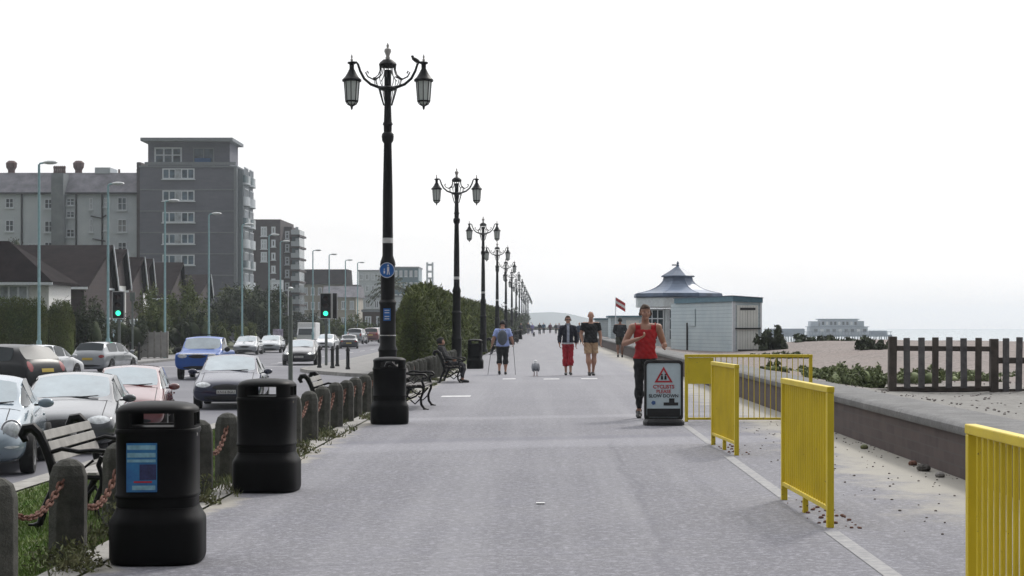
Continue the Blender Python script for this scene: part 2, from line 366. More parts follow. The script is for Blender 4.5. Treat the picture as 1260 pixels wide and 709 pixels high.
# sea wall: dark red brick with a rounded concrete coping
m_brick, t, b, co = nodemat('dark red sea wall brick')
mp = nd(t, 'ShaderNodeMapping'); mp.inputs['Rotation'].default_value = (0, R(90), R(90)); 
cb = nd(t, 'ShaderNodeCombineXYZ'); sx = nd(t, 'ShaderNodeSeparateXYZ'); t.links.new(co, sx.inputs[0]); t.links.new(sx.outputs[1], cb.inputs[0]); t.links.new(sx.outputs[2], cb.inputs[1])
br = nd(t, 'ShaderNodeTexBrick'); t.links.new(cb.outputs[0], br.inputs['Vector']); br.inputs['Scale'].default_value = 1
br.inputs['Brick Width'].default_value = .44; br.inputs['Row Height'].default_value = .11; br.inputs['Mortar Size'].default_value = .008
br.inputs['Color1'].default_value = (.078, .056, .052, 1); br.inputs['Color2'].default_value = (.055, .040, .040, 1); br.inputs['Mortar'].default_value = (.07, .06, .058, 1)
c = mixc(t, mapr(t, noise(t, co, 3, 5), .4, .7, 0, .55), br.outputs[0], (.10, .075, .07))
t.links.new(c, b.inputs['Base Color']); b.inputs['Roughness'].default_value = .9; bumpin(t, b, br.outputs['Fac'], -.6, .01)
wt = thing('sea_wall', 'low dark red brick sea wall with rounded grey concrete coping beside the promenade', 'wall', (4.03, 0, 0))
MB().b2(0, .5, -4, 320, -.3, .43).build('brick_face', m_brick, wt)
cop = mat('grey concrete coping', (.175, .175, .175), .9, var=.25, scale=3, bump=.5, col2=(.105, .105, .105), fine=.25)
prof = [(-.045, .432), (-.06, .455), (-.06, .51), (-.03, .54), (.05, .552), (.60, .556), (.62, .53), (.62, .432)]
ys = [-4]+[4+3.0*i for i in range(106)]
mb = MB()
for a, b_ in zip(ys[:-1], ys[1:]):
    mb.add([(x, a+.006, z) for x, z in prof]+[(x, b_-.006, z) for x, z in prof], [(i, (i+1) % 8, 8+(i+1) % 8, 8+i) for i in range(8)]+[tuple(range(8)), tuple(range(15, 7, -1))])
mb.build('coping', cop, wt, smooth=True)

# ------------------------------------------------------------------ foliage
def leaf_mesh(name, centers, n, size, m, parent, flat=.6, core=True, coreM=None, clump=.35, up=0):
    """many small leaf faces gathered in clumps inside ellipsoids; centers = [(c, r)]"""
    vol = np.array([r[0]*r[1]*r[2] for c, r in centers])**(2/3); vol = vol/vol.sum()
    P_ = []
    for (c, r), w in zip(centers, vol):
        k = max(8, int(n*w)); nc = max(5, k//60)
        d = RNG.normal(size=(nc, 3)); d /= np.linalg.norm(d, axis=1)[:, None]
        rad = RNG.uniform(.5, 1.08, nc)[:, None]
        cc = d*rad
        idx = RNG.integers(0, nc, k)
        p = cc[idx]+RNG.normal(size=(k, 3))*clump*.42
        P_.append(p*np.array(r)+np.array(c))
    p = np.concatenate(P_); k = len(p)
    a = RNG.normal(size=(k, 3)); a[:, 2] += up; a /= np.linalg.norm(a, axis=1)[:, None]
    b_ = np.cross(a, RNG.normal(size=(k, 3))); b_ /= np.linalg.norm(b_, axis=1)[:, None]
    s = (size*RNG.uniform(.6, 1.4, k))[:, None]
    v = np.stack([p-a*s, p+b_*s*flat*.5, p+a*s, p-b_*s*flat*.5], 1).reshape(-1, 3)
    mb = MB(); me = bpy.data.meshes.new(name)
    vs = v; fs = np.arange(k*4).reshape(k, 4)
    nv = k*4; allv = [vs]; loops = [fs.reshape(-1)]; starts = np.arange(k)*4; tot = np.full(k, 4)
    if core:
        for c, r in centers:
            e = MB().ell(c, [q*.5 for q in r], 14, 9)
            ev = np.array(e.v); ctr = np.array(c)
            ev = ctr+(ev-ctr)*(1+.18*np.sin(ev[:, :1]*3.1+ev[:, 1:2]*2.3+ev[:, 2:3]*4.1))
            allv.append(ev); 
            for f in e.f:
                starts = np.append(starts, starts[-1]+tot[-1]); tot = np.append(tot, len(f)); loops.append(np.array(f)+nv)
            nv += len(ev)
    V = np.concatenate(allv); Lp = np.concatenate(loops)
    me.vertices.add(len(V)); me.vertices.foreach_set('co', V.reshape(-1)); me.loops.add(len(Lp)); me.loops.foreach_set('vertex_index', Lp.astype(np.int32))
    me.polygons.add(len(starts)); me.polygons.foreach_set('loop_start', starts.astype(np.int32)); me.update(); me.validate()
    me.materials.append(m)
    o = bpy.data.objects.new(name, me); COL.objects.link(o)
    if parent is not None: setpar(o, parent)
    return o
from mathutils import noise as mn_
def hedge_mesh(name, y0, y1, xc, hw, ztop, n, size, m, parent, zb=0.0, endr=2.2, axis='y'):
    """one continuous clipped mass: leaves set on a bumpy round topped section swept along y (or x)"""
    def sec(u, th, k=1.0):
        e = min(1, math.sqrt(max(0.02, 1-max(0, 1-(u-y0)/endr)**2)), math.sqrt(max(0.02, 1-max(0, 1-(y1-u)/endr)**2)))
        c, s = math.cos(th), math.sin(th); q = (abs(c)**2.5+abs(s)**2.5)**(-1/2.5)
        h = ztop(u)-zb; b_ = 1+.13*mn_.noise(Vector((u*.55, th*1.3, 3)))+.10*mn_.noise(Vector((u*1.9, th*4, 7)))
        return (xc(u)+hw(u)*q*c*b_*k*e, u, zb+h*q*max(0, s)*(.55+.45*b_)*k*(.6+.4*e))
    P = []; 
    for i in range(n):
        w = random.random(); u = y0*(y1/y0)**w if y0 > 1 else y0+(y1-y0)*w
        if random.random() < .10: u = y0+random.random()**2*endr*.5
        th = random.uniform(-.05, math.pi+.05); x, y, z = sec(u, max(0, min(math.pi, th)), random.uniform(.84, 1.03)+(.05*random.random()**3 if random.random() < .3 else 0))
        P.append((x, y, z))
    p = np.array(P); a = RNG.normal(size=(n, 3)); a[:, 2] += 1.1; a /= np.linalg.norm(a, axis=1)[:, None]; b_ = np.cross(a, RNG.normal(size=(n, 3))); b_ /= np.linalg.norm(b_, axis=1)[:, None]
    s = (size*RNG.uniform(.5, 1.5, n)*(.75+p[:, 1]/150 if y0 > 1 else 1))[:, None]
    v = np.stack([p-a*s, p+b_*s*.22, p+a*s, p-b_*s*.22], 1).reshape(-1, 3)
    us = [y0+.01+(y1-y0-.02)*(i/60)**1.6 for i in range(61)]; nt_ = 18
    cv = np.array([sec(u, math.pi*j/nt_, .88) for u in us for j in range(nt_+1)])
    cf = [(i*(nt_+1)+j, i*(nt_+1)+j+1, (i+1)*(nt_+1)+j+1, (i+1)*(nt_+1)+j) for i in range(60) for j in range(nt_)]
    V = np.concatenate([v, cv]); base = 4*n; Lp = np.concatenate([np.arange(4*n), np.array(cf).reshape(-1)+base, np.arange(nt_, -1, -1)+base])
    starts = np.concatenate([np.arange(n+len(cf))*4, [4*(n+len(cf))]])
    if axis == 'x': V = V[:, [1, 0, 2]]
    me = bpy.data.meshes.new(name); me.vertices.add(len(V)); me.vertices.foreach_set('co', V.reshape(-1)); me.loops.add(len(Lp)); me.loops.foreach_set('vertex_index', Lp.astype(np.int32))
    me.polygons.add(len(starts)); me.polygons.foreach_set('loop_start', starts.astype(np.int32)); me.update(); me.validate(); me.materials.append(m)
    o = bpy.data.objects.new(name, me); COL.objects.link(o); setpar(o, parent); return o
def leafmat(name, a, b_, isl=.45):
    return mat(name, a, .75, scale=.7, col2=b_, island=isl, spec=.2)
lf_hedge = leafmat('tamarisk hedge leaves', (.125, .145, .036), (.064, .085, .026))
lf_dark = leafmat('dark evergreen leaves', (.036, .050, .024), (.056, .066, .034))
lf_mid = leafmat('mid green leaves', (.070, .105, .028), (.115, .125, .040))
lf_yel = leafmat('yellow green leaves', (.10, .12, .035), (.07, .09, .03))
lf_sea = leafmat('sea kale leaves', (.19, .22, .11), (.12, .15, .065))
bark = mat('bark', (.06, .045, .035), .9)
def bush(name, label, cat, px0, px1, ptop, D, zb=-.6, depth=2.5, n=2500, m=lf_mid, size=.12, group=None, lobes=3, trunk=None, pbot=None):
    x0, x1 = PX(px0, D), PX(px1, D); zt = PZ(ptop, D)
    if pbot is not None: zb = PZ(pbot, D)
    t_ = thing(name, label, cat, ((x0+x1)/2, D, zb if trunk is None else -.62), group=group)
    W, H = x1-x0, zt-zb; off = 0 if trunk is None else zb+.62
    cs = []
    for i in range(lobes):
        fx = (i+.5)/lobes-.5; h = H*random.uniform(.78, 1.0) if i != lobes//2 else H
        cs.append(((fx*W*.92, random.uniform(-.3, .3)*depth*.5, off+h*.5), (W/lobes*.95, depth*.5, h*.56)))
    leaf_mesh('crown' if trunk else 'foliage', cs, n, size, m, t_)
    mb = MB(); hh = off+H*.5
    mb.tube([(0, 0, -.05), (.05, 0, hh*.5), (-.04, 0, hh)], [.16*max(.4, H/4), .11*max(.4, H/4), .05], 7)
    for k in range(4):
        a = k*1.7; mb.tube([(0, 0, hh*.45), (math.cos(a)*W*.15, math.sin(a)*.3, hh*.8), (math.cos(a)*W*.3, math.sin(a)*.5, hh*1.15)], [.06, .045, .02], 6)
    mb.build('trunk', bark, t_, smooth=True)
    return t_
# ================================================================== STREET FURNITURE
ORD = ['first', 'second', 'third', 'fourth', 'fifth', 'sixth', 'seventh', 'eighth', 'ninth', 'tenth', 'eleventh', 'twelfth', 'thirteenth', 'fourteenth', 'fifteenth', 'sixteenth', 'seventeenth', 'eighteenth', 'nineteenth', 'twentieth',
       'twenty-first', 'twenty-second', 'twenty-third', 'twenty-fourth', 'twenty-fifth', 'twenty-sixth', 'twenty-seventh', 'twenty-eighth', 'twenty-ninth', 'thirtieth', 'thirty-first', 'thirty-second', 'thirty-third', 'thirty-fourth', 'thirty-fifth', 'thirty-sixth', 'thirty-seventh', 'thirty-eighth', 'thirty-ninth', 'fortieth']
# ---- litter bins
bluep = mat('blue notice print', (.03, .20, .42), .4, var=.3, scale=9, col2=(.02, .10, .30))
palep = mat('pale notice print', (.22, .42, .52), .4, var=.2, scale=20)
navyp = mat('navy notice print', (.03, .035, .12), .4, var=.3, scale=30)
redp = mat('red print', (.45, .02, .03), .5)
greenp = mat('green notice print', (.10, .22, .10), .4)
def make_bin(label):
    t_ = thing('litter_bin', label, 'litter bin', group='black litter bins along the promenade')
    MB().lathe([(.262, 0), (.280, .012), (.287, .04), (.287, .25), (.283, .275), (.268, .30), (.250, .335), (.246, .35)], 40, p=3.6).build('base', plastic, t_, smooth=True)
    MB().lathe([(.240, .345), (.244, .36), (.244, .405), (.251, .412), (.253, .425), (.250, .435), (.247, .44), (.247, .80), (.253, .808), (.256, .822), (.253, .836), (.247, .84)], 40, p=3.6).build('body', plastic, t_, smooth=True)
    mb = MB(); n = 48
    def ring(r, z):
        out = []
        for i in range(n):
            a = 2*math.pi*i/n; ct, st = math.cos(a), math.sin(a); k = (abs(ct)**3.6+abs(st)**3.6)**(-1/3.6); out.append((r*k*ct, r*k*st, z))
        return out
    zs = [.835, .852, .862, .935, .945]
    rr = [ring(.248, z) for z in zs]; ri = [ring(.228, z) for z in zs]
    vs = sum(rr, [])+sum(ri, []); o_ = len(zs)*n
    def gap(i): a = (i+.5)*360/n; return min((a % 90), 90-(a % 90)) < 27
    for j in range(4):
        for i in range(n):
            if j in (1, 2) and gap(i): continue
            k = (i+1) % n
            mb.f.append((j*n+i, j*n+k, (j+1)*n+k, (j+1)*n+i)); mb.f.append((o_+j*n+i, o_+(j+1)*n+i, o_+(j+1)*n+k, o_+j*n+k)); mb.m += [0, 0]
            for jj in ((1, 2) if j in (1, 2) else ()):
                pass
    for i in range(n):
        k = (i+1) % n
        if gap(i):
            for j in (1, 3): mb.f.append((j*n+i, j*n+k, o_+j*n+k, o_+j*n+i)); mb.m.append(0)
        if gap(i) != gap(k):
            for j in (1, 2): mb.f.append((j*n+k, (j+1)*n+k, o_+(j+1)*n+k, o_+j*n+k)); mb.m.append(0)
    mb.v = vs
    mb.build('hood', plastic, t_, smooth=True)
    MB().lathe([(.246, .942), (.247, .948), (.242, .960), (.220, .978), (.17, .993), (.08, 1.002), (.01, 1.004)], 40, p=3.0).build('lid', plastic, t_, smooth=True)
    MB().lathe([(.20, .76), (.215, .845), (.205, .845), (.18, .80)], 24, p=3).build('liner', black, t_, smooth=True)
    MB().cyl((.236, -.08, .80), (.252, -.082, .80), .012, n=10).build('lock', chrome, t_)
    return t_
binpos = [(-2.415, 10.72), (-2.465, 15.25), (-2.30, 25.6), (-2.30, 57.9), (-2.4, 108), (-2.4, 128), (-2.4, 150), (-2.4, 176)]
binlab = ['largest black litter bin with a blue notice, nearest of the bins', 'plain black litter bin second from the front beside chained stone posts',
          'black litter bin third along, in front of the tall lamp post with blue sign', 'small dark litter bin beside the start of the hedge past the second bench',
          'tiny far litter bin, first of those along the far hedge', 'tiny far litter bin, second of those along the far hedge', 'tiny far litter bin, third of those along the far hedge', 'tiny far litter bin, last of those along the far hedge']
b0 = make_bin(binlab[0])
for i, (x, y) in enumerate(binpos):
    o = b0 if i == 0 else copy_tree(b0); o.location = (x, y, 0); o['label'] = binlab[i]; o.rotation_euler = (0, 0, R([4, -3, 5, 0, 0, 2, 0, 1][i]))
# notice on the near bin (only this one)
pz = MB(); y_ = -.2535
pz.b2(-.155, .030, y_, y_+.006, .455, .755, 0)
mbn = pz.build('notice', bluep, b0)
for (x0, x1, z0, z1) in ((-.15, .022, .715, .742), (-.15, .022, .668, .695), (-.15, .022, .638, .655), (-.12, .02, .468, .495)): MB().b2(x0, x1, y_-.002, y_+.001, z0, z1).build('pale_stripe', palep, mbn)
MB().b2(-.075, .026, y_-.002, y_+.001, .53, .625).build('dark_picture', navyp, mbn)
MB().b2(-.11, .0, y_-.0025, y_+.001, .512, .522).build('red_line', redp, mbn)
# ---- stone posts
def make_post():
    mb = MB(); w = .112
    mb.lathe([(w, -.15), (w, .50), (w*.98, .535), (w*.80, .60), (w*.42, .635), (.008, .645)], 8, p=7, rot=math.pi/8)
    o = mb.build('stone_post', stone, None, smooth=False, bevel=.008); return o
NP = 36
posts = []
p0 = make_post()
for i in range(NP):
    y = 9.45+1.4*i
    if y > 59: break
    o = p0 if i == 0 else p0.copy()
    if i: COL.objects.link(o)
    if i % 3: o.rotation_euler = (R(random.uniform(-1, 1)), R(random.uniform(-1.2, 1.2)), R(random.choice([0, 90, 180, 270])+random.uniform(-3, 3)))
    o.location = (-3.03+.012*math.sin(i*2.3), y, random.uniform(-.015, .012)); posts.append(o)
    w = 'nearest stone post, cut by the left picture edge' if i == 0 else f'{ORD[i]} stone post counting from the nearest in the chained row'
    tag(o, 'weathered grey '+w, 'bollard', 'stone posts edging the promenade')
# ---- rusty chains
def make_chain(sag):
    mb = MB(); L = 1.22; n = 23
    for k in range(n):
        u = k/(n-1); y = (u-.5)*L; z = -4*sag*u*(1-u)
        dz = -4*sag*(1-2*u)/L; an = math.atan(dz)
        M = Matrix.Translation((0, y, z)) @ Matrix.Rotation(an, 4, 'X') @ Matrix.Rotation(R(45 if k % 2 else -45), 4, 'Y')
        pts = []
        for j in range(10):
            a = 2*math.pi*j/10; pts.append(M @ Vector((.019*math.cos(a), .034*math.sin(a)+.010*(1 if math.sin(a) > 0 else -1), 0)))
        pts.append(pts[0]); pts.append(pts[1]); mb.tube(pts[:-1], .0085, 5)
    return mb.build('rusty_chain', rust, None, smooth=True)
ch0 = make_chain(.20)
for i in range(len(posts)-1):
    if i > 24: break
    o = ch0 if i == 0 else ch0.copy()
    if i: COL.objects.link(o)
    o.location = (-3.03, posts[i].location.y+.70, .50 if i != 1 else .46)
    o.scale = (1, 1, random.uniform(.75, 1.25))
    tag(o, 'rusty drooping chain between the '+(f'{ORD[i]} and {ORD[i+1]}')+' stone posts', 'chain', 'chains between the stone posts')
# ---- benches
def make_bench(name, slm, label):
    t_ = thing(name, label, 'bench'); L = 1.55
    for s in (-1, 1):
        mb = MB(); y = s*L/2
        def T(pts, r): mb.tube([(x, y, z) for x, z in pts], r, 8)
        T([(-.30, .0), (-.26, .02), (-.22, .15), (-.15, .30), (-.14, .40), (-.17, .52), (-.22, .66), (-.27, .76), (-.32, .81), (-.38, .80), (-.405, .75), (-.385, .715), (-.36, .725)], [.026, .028, .03, .034, .04, .04, .04, .042, .046, .046, .04, .034, .026])
        T([(-.14, .40), (0, .385), (.14, .40), (.24, .395)], .022)
        T([(-.19, .60), (-.08, .635), (.06, .61), (.18, .62), (.27, .615), (.305, .58), (.285, .545), (.255, .56)], .019)
        T([(.25, .57), (.22, .50), (.25, .42), (.25, .33), (.20, .20), (.21, .09), (.26, .02), (.31, .0)], .022)
        T([(-.14, .36), (-.09, .26), (.02, .20), (.12, .24), (.2, .33)], .015)
        T([(-.2, .2), (-.13, .12), (-.02, .17)], .013); T([(.18, .18), (.1, .1), (.02, .17)], .013)
        T([(-.13, .44), (-.03, .55), (.08, .46), (.18, .54)], .012)
        mb.box((.29, y, .008), (.10, .05, .016)); mb.box((-.30, y, .008), (.10, .05, .016))
        mb.build('end_frame', iron, t_, smooth=True)
    mb = MB()
    for x, z in ((-.10, .425), (-.01, .415), (.08, .42), (.17, .425), (.245, .41)): mb.box((x, 0, z), (.07, L+.02, .026))
    mb.build('seat', slatd if slm is slatd else slat, t_, bevel=.004)
    mb = MB()
    for x, z in ((-.155, .56), (-.187, .655), (-.225, .745)):
        mb.box((x, 0, z), (.022, L+.02, .078), M=Matrix.Rotation(R(-20), 4, 'Y'))
    mb.build('backrest', slm, t_, bevel=.004)
    return t_
bA = make_bench('iron_bench', slat, 'scroll ended iron bench with pale wooden back slats behind nearest bins and chained posts')
bA.location = (-3.92, 14.9, -.18); bA.rotation_euler = (0, 0, R(1.5)); bA['group'] = 'benches on the verge and promenade'
MB().b2(-.205, -.196, .02, .10, .645, .70).build('plaque', chrome, bA).rotation_euler = (0, 0, 0)
bB = copy_tree(bA); bB.location = (-3.72, 29.6, -.19); bB['label'] = 'pale slatted bench on the verge between the second and third bins'
bC = make_bench('iron_bench', slatd, 'dark iron armed bench just past the third bin on the promenade'); bC.location = (-2.32, 30.6, 0); bC['group'] = 'benches on the verge and promenade'
bC.rotation_euler = (0, 0, R(-1))
bD = copy_tree(bC); bD.location = (-2.36, 44.3, 0); bD['label'] = 'dark bench where a dark clothed person sits, farther along the posts'
for k, (yy, w) in enumerate(((86, 'nearer'), (139, 'farther'))):
    bE = copy_tree(bC); bE.location = (-2.35, yy, 0); bE['label'] = f'small dark distant bench against the long hedge, {w} of the two'
# ---- yellow barriers
def make_barrier(L, name, label, rb=.0125, gap=.1, zb=.12):
    t_ = thing(name, label, 'barrier', group='yellow pedestrian barriers')
    mb = MB()
    MB().b2(-.028, .028, -.004, L+.004, .985, 1.03).build('top_rail', yellow, t_, bevel=.006)
    MB().b2(-.025, .025, 0, .05, -.02, .984).build('end_post', yellow, t_, bevel=.005)
    MB().b2(-.025, .025, L-.05, L, -.02, .984).build('end_post', yellow, t_, bevel=.005)
    MB().b2(-.022, .022, .05, L-.05, zb, zb+.035).build('bottom_rail', yellow, t_, bevel=.004)
    if L > 1.5 and zb > .1: MB().b2(-.02, .02, L/2-.02, L/2+.02, -.02, .118).build('foot', yellow, t_)
    mb = MB(); n = int((L-.1)/gap)
    for i in range(1, n+1): mb.cyl((0, .05+i*(L-.1)/(n+1), zb+.03), (0, .05+i*(L-.1)/(n+1), .985), rb, n=8)
    mb.build('bars', yellow, t_, smooth=True)
    return t_
q = make_barrier(2.05, 'yellow_barrier', 'nearest yellow railing barrier, cut by the right picture edge'); q.location = (1.955, 5.72, 0); q.rotation_euler = (0, 0, R(.2))
for i, (x, y, L, rz, lb) in enumerate(((2.10, 12.45, 2.03, 1.6, 'yellow railing barrier second from the front, seen nearly edge on'), (2.20, 19.35, 1.75, 3.2, 'small yellow edge on barrier between the black board sign and larger barriers'),)):
    q = make_barrier(L, 'yellow_barrier', lb); q.location = (x, y, 0); q.rotation_euler = (0, 0, R(rz))
q = make_barrier(1.95, 'yellow_barrier', 'open barred yellow railing running across from the board sign to the wall', .0062, .085, .03); q.location = (2.17, 26.1, 0); q.rotation_euler = (0, 0, R(-90))
MB().b2(-.012, .012, .05, .44, .58, .98).build('solid_panel', yellow, q)
# ---- board sign
t_ = thing('pavement_sign', 'white cyclists slow down board in black frame beside the runner', 'sign', (1.785, 25.25, 0), R(1))
def rrect(w, h, r, n=5):
    pts = []
    for cx, cz, a0 in ((w/2-r, h-r, 0), (-w/2+r, h-r, 90), (-w/2+r, r, 180), (w/2-r, r, 270)):
        for k in range(n+1): a = R(a0+90*k/n); pts.append((cx+r*math.cos(a), cz+r*math.sin(a)))
    return pts
po = rrect(.575, .90, .07); pi = rrect(.505, .80, .045)
pi = [(x, z+.055) for x, z in pi]
mb = MB(); n = len(po)
for y in (-.03, .03): mb.v += [(x, y, z+.06) for x, z in po]+[(x, y, z+.06) for x, z in pi]
for i in range(n):
    k = (i+1) % n; mb.f += [(i, k, n+k, n+i), (2*n+i, 3*n+i, 3*n+k, 2*n+k), (i, 2*n+i, 2*n+k, k), (n+i, n+k, 3*n+k, 3*n+i)]
mb.m = [0]*len(mb.f)
mb.build('frame', black, t_)
MB().prism([(x, -.018, z+.06) for x, z in pi], (0, .036, 0)).build('board', mat('sign board white', (.52, .62, .66), .35, var=.05), t_)
mb = MB().lathe([(.30, 0), (.30, .05), (.27, .09)], 24, p=5); mb.v = [(x, y*.75, z) for x, y, z in mb.v]; mb.build('base', black, t_, bevel=.01)
MB().prism([(-.245, -.022, .12), (.245, -.022, .12), (.245, -.022, .245), (-.245, -.022, .245)], (0, .006, 0)).build('black_band', black, t_)
MB().prism([(x, -.023, z) for x, z in ((-.0, .29), (.215, .29), (.215, .335), (.16, .335), (.16, .395), (.08, .395), (.08, .335), (0, .335))], (0, .006, 0)).build('black_emblem', black, t_)
mb = MB().cyl((-.15, -.023, .33), (-.15, -.017, .33), .035, n=5); mb.build('crest', mat('crest blue', (.05, .12, .3), .5), t_)
tri = [(0, .865), (-.135, .63), (.135, .63)]; tin = [(0, .815), (-.09, .655), (.09, .655)]
mb = MB(); mb.v = [(x, -.024, z) for x, z in tri+tin]+[(x, -.018, z) for x, z in tri+tin]; mb.f = [(i, (i+1) % 3, 3+(i+1) % 3, 3+i) for i in range(3)]+[(i, 6+i, 6+(i+1) % 3, (i+1) % 3) for i in range(3)]; mb.m = [0]*6
mb.build('warning_triangle', redp, t_)
mb = MB()
for x in (-.025, .027): mb.cyl((x, -.024, .765-.02), (x, -.018, .765-.02), .013, n=10); mb.prism([(x-.018, -.024, .672), (x+.018, -.024, .672), (x+.012, -.024, .728), (x-.012, -.024, .728)], (0, .006, 0))
mb.build('pedestrian_symbol', black, t_)
Mx = lambda x, y, z: Matrix.Translation((x, y, z)) @ Matrix.Rotation(R(90), 4, 'X')
text_mesh('lettering', 'CYCLISTS', .074, redp, Mx(0, -.0215, .565), t_, bold=.002)
text_mesh('lettering', 'PLEASE', .07, redp, Mx(0, -.0215, .495), t_, bold=.001)
text_mesh('lettering', 'SLOW DOWN', .068, black, Mx(0, -.0215, .43), t_, bold=.001)
# ---- ornate promenade lamps
bandm = mat('white band paint', (.55, .55, .55), .6)
lampglass = mat('milky lantern glass', (.62, .66, .64), .25, var=.1, scale=3); 
stonef = mat('pale finial', (.42, .40, .38), .7)
signblue = mat('sign blue', (.01, .12, .45), .4); signwhite = mat('sign white', (.7, .72, .75), .4)
def make_lamp():
    t_ = thing('promenade_lamp', '', 'street lamp', group='ornate twin lantern lamps along the promenade')
    MB().lathe([(.24, 0), (.24, .12), (.19, .18), (.19, .9), (.21, .95), (.17, 1.05), (.17, 1.9), (.19, 1.96), (.155, 2.02)], 16).build('base', iron, t_, smooth=True)
    MB().lathe([(.150, 2.0), (.150, 2.72), (.168, 2.76), (.155, 2.83), (.115, 2.95), (.112, 3.25), (.105, 4.3), (.083, 5.34), (.120, 5.40), (.130, 5.48), (.125, 5.54), (.085, 5.58), (.088, 5.72), (.110, 5.75), (.085, 5.80), (.070, 6.2), (.075, 6.9)], 16).build('column', iron, t_, smooth=True)
    MB().lathe([(.116, 3.22), (.116, 3.33)], 16).build('white_band', bandm, t_, smooth=True)
    # crown: bell shaped basket of ribs above, funnel of ribs below
    mb = MB()
    for k in range(12):
        a = 2*math.pi*k/12; ca, sa = math.cos(a), math.sin(a)
        mb.tube([(ca*r, sa*r, z) for r, z in ((.17, 6.99), (.165, 6.90), (.20, 6.80), (.28, 6.73), (.34, 6.71))], .010, 5)
        mb.tube([(ca*r, sa*r, z) for r, z in ((.19, 6.50), (.17, 6.42), (.13, 6.28), (.09, 6.15))], .009, 5)
        mb.tube([(ca*r, sa*r, z) for r, z in ((.30, 6.72), (.27, 6.60), (.20, 6.52))], .008, 5)
    mb.lathe([(.09, 7.08), (.10, 7.12), (.17, 7.06), (.19, 7.02), (.17, 6.96), (.10, 6.95)], 14); mb.lathe([(.10, 6.46), (.20, 6.49), (.20, 6.52), (.10, 6.56)], 14)
    mb.build('crown', iron, t_, smooth=True)
    MB().lathe([(.04, 7.10), (.05, 7.16), (.035, 7.20), (.075, 7.30), (.065, 7.35), (.02, 7.37), (.03, 7.42), (.005, 7.48)], 10).build('finial', stonef, t_, smooth=True)
    for s in (-1, 1):
        mb = MB()
        mb.tube([(s*x, 0, z) for x, z in ((.06, 6.52), (.20, 6.54), (.36, 6.60), (.50, 6.72), (.585, 6.88), (.63, 7.02), (.665, 7.065), (.76, 7.07))], [.036, .032, .03, .028, .026, .024, .022, .022], 8)
        mb.tube([(s*x, 0, z) for x, z in ((.16, 6.76), (.30, 6.70), (.42, 6.76), (.47, 6.85), (.43, 6.88), (.41, 6.83))], .016, 6)
        mb.build('arm', iron, t_, smooth=True)
        c = (s*.765, 0, 0)
        ln = MB().lathe([(.03, 7.08), (.09, 7.07), (.09, 7.04), (.05, 7.02), (.05, 6.93), (.10, 6.83), (.15, 6.75), (.205, 6.70), (.205, 6.66), (.16, 6.655)], 12, c).build('lantern_cap', iron, t_, smooth=True)
        MB().lathe([(.155, 6.655), (.14, 6.45), (.125, 6.24), (.09, 6.19), (.02, 6.15)], 8, c).build('lantern_glass', lampglass, ln)
        mb = MB()
        for k in range(8):
            a = 2*math.pi*k/8; mb.tube([(c[0]+math.cos(a)*r, math.sin(a)*r, z) for r, z in ((.163, 6.66), (.147, 6.45), (.131, 6.235), (.095, 6.175), (.015, 6.13))], .010, 5)
        mb.lathe([(.125, 6.22), (.137, 6.225), (.139, 6.25), (.127, 6.255)], 16, c); mb.lathe([(.03, 6.14), (.02, 6.08), (.004, 6.05)], 8, c)
        mb.build('lantern_frame', iron, ln, smooth=True)
        MB().lathe([(.02, 7.08), (.03, 7.12), (.012, 7.15), (.022, 7.18), (.003, 7.24)], 8, c).build('lantern_finial', stonef, ln, smooth=True)
    return t_
lamp0 = make_lamp(); lampy = [36.3+29*i for i in range(13)]
lw = ['tallest nearest ornate twin lantern lamp post, with a round blue sign on it'] + [f'{ORD[i]} ornate black twin lantern lamp post counting away from the nearest' for i in range(1, 13)]
for i, y in enumerate(lampy):
    o = lamp0 if i == 0 else copy_tree(lamp0); o.location = (-3.3, y, 0); o['label'] = lw[i]; o.rotation_euler = (0, 0, R([0, 1, -2, 3, -2, 2, 0, 4, 2, -3, 0, 1, 2][i]))
# blue signs on the nearest lamp
s1 = MB().cyl((0, -.185, 2.64), (0, -.170, 2.64), .165, n=28).build('round_sign', signblue, lamp0, smooth=True)
mb = MB(); mb.lathe([(.150, 0), (.162, 0), (.162, .004), (.150, .004)], 28, cap=False); ring = mb.build('sign_rim', signwhite, s1)
ring.matrix_local = Matrix.Translation((0, -.187, 2.64)) @ Matrix.Rotation(R(90), 4, 'X')
mb = MB(); mb.cyl((.025, -.189, 2.74), (.025, -.185, 2.74), .02, n=10); mb.box((.025, -.187, 2.665), (.045, .004, .09)); mb.box((.01, -.187, 2.585), (.018, .004, .08), M=Matrix.Rotation(R(8), 4, 'Y')); mb.box((.045, -.187, 2.585), (.018, .004, .08), M=Matrix.Rotation(R(-10), 4, 'Y')); mb.box((-.055, -.187, 2.60), (.03, .004, .06)); mb.cyl((-.055, -.189, 2.66), (-.055, -.185, 2.66), .014, n=10)
mb.build('walker_symbol', signwhite, s1)
s2 = MB().box((0, -.176, 1.70), (.15, .012, .26)).build('blue_notice', signblue, lamp0)
mb = MB()
for z in (1.79, 1.74, 1.66, 1.61): mb.box((0, -.183, z), (.10, .003, .018))
mb.build('notice_lines', signwhite, s2)
MB().lathe([(.178, 1.25), (.178, 1.27)], 16).build('clamp_band', chrome, lamp0)
MB().tube([(.12, -.12, 6.97), (.17, -.12, 7.08), (.2, -.1, 7.02)], .01, 5)
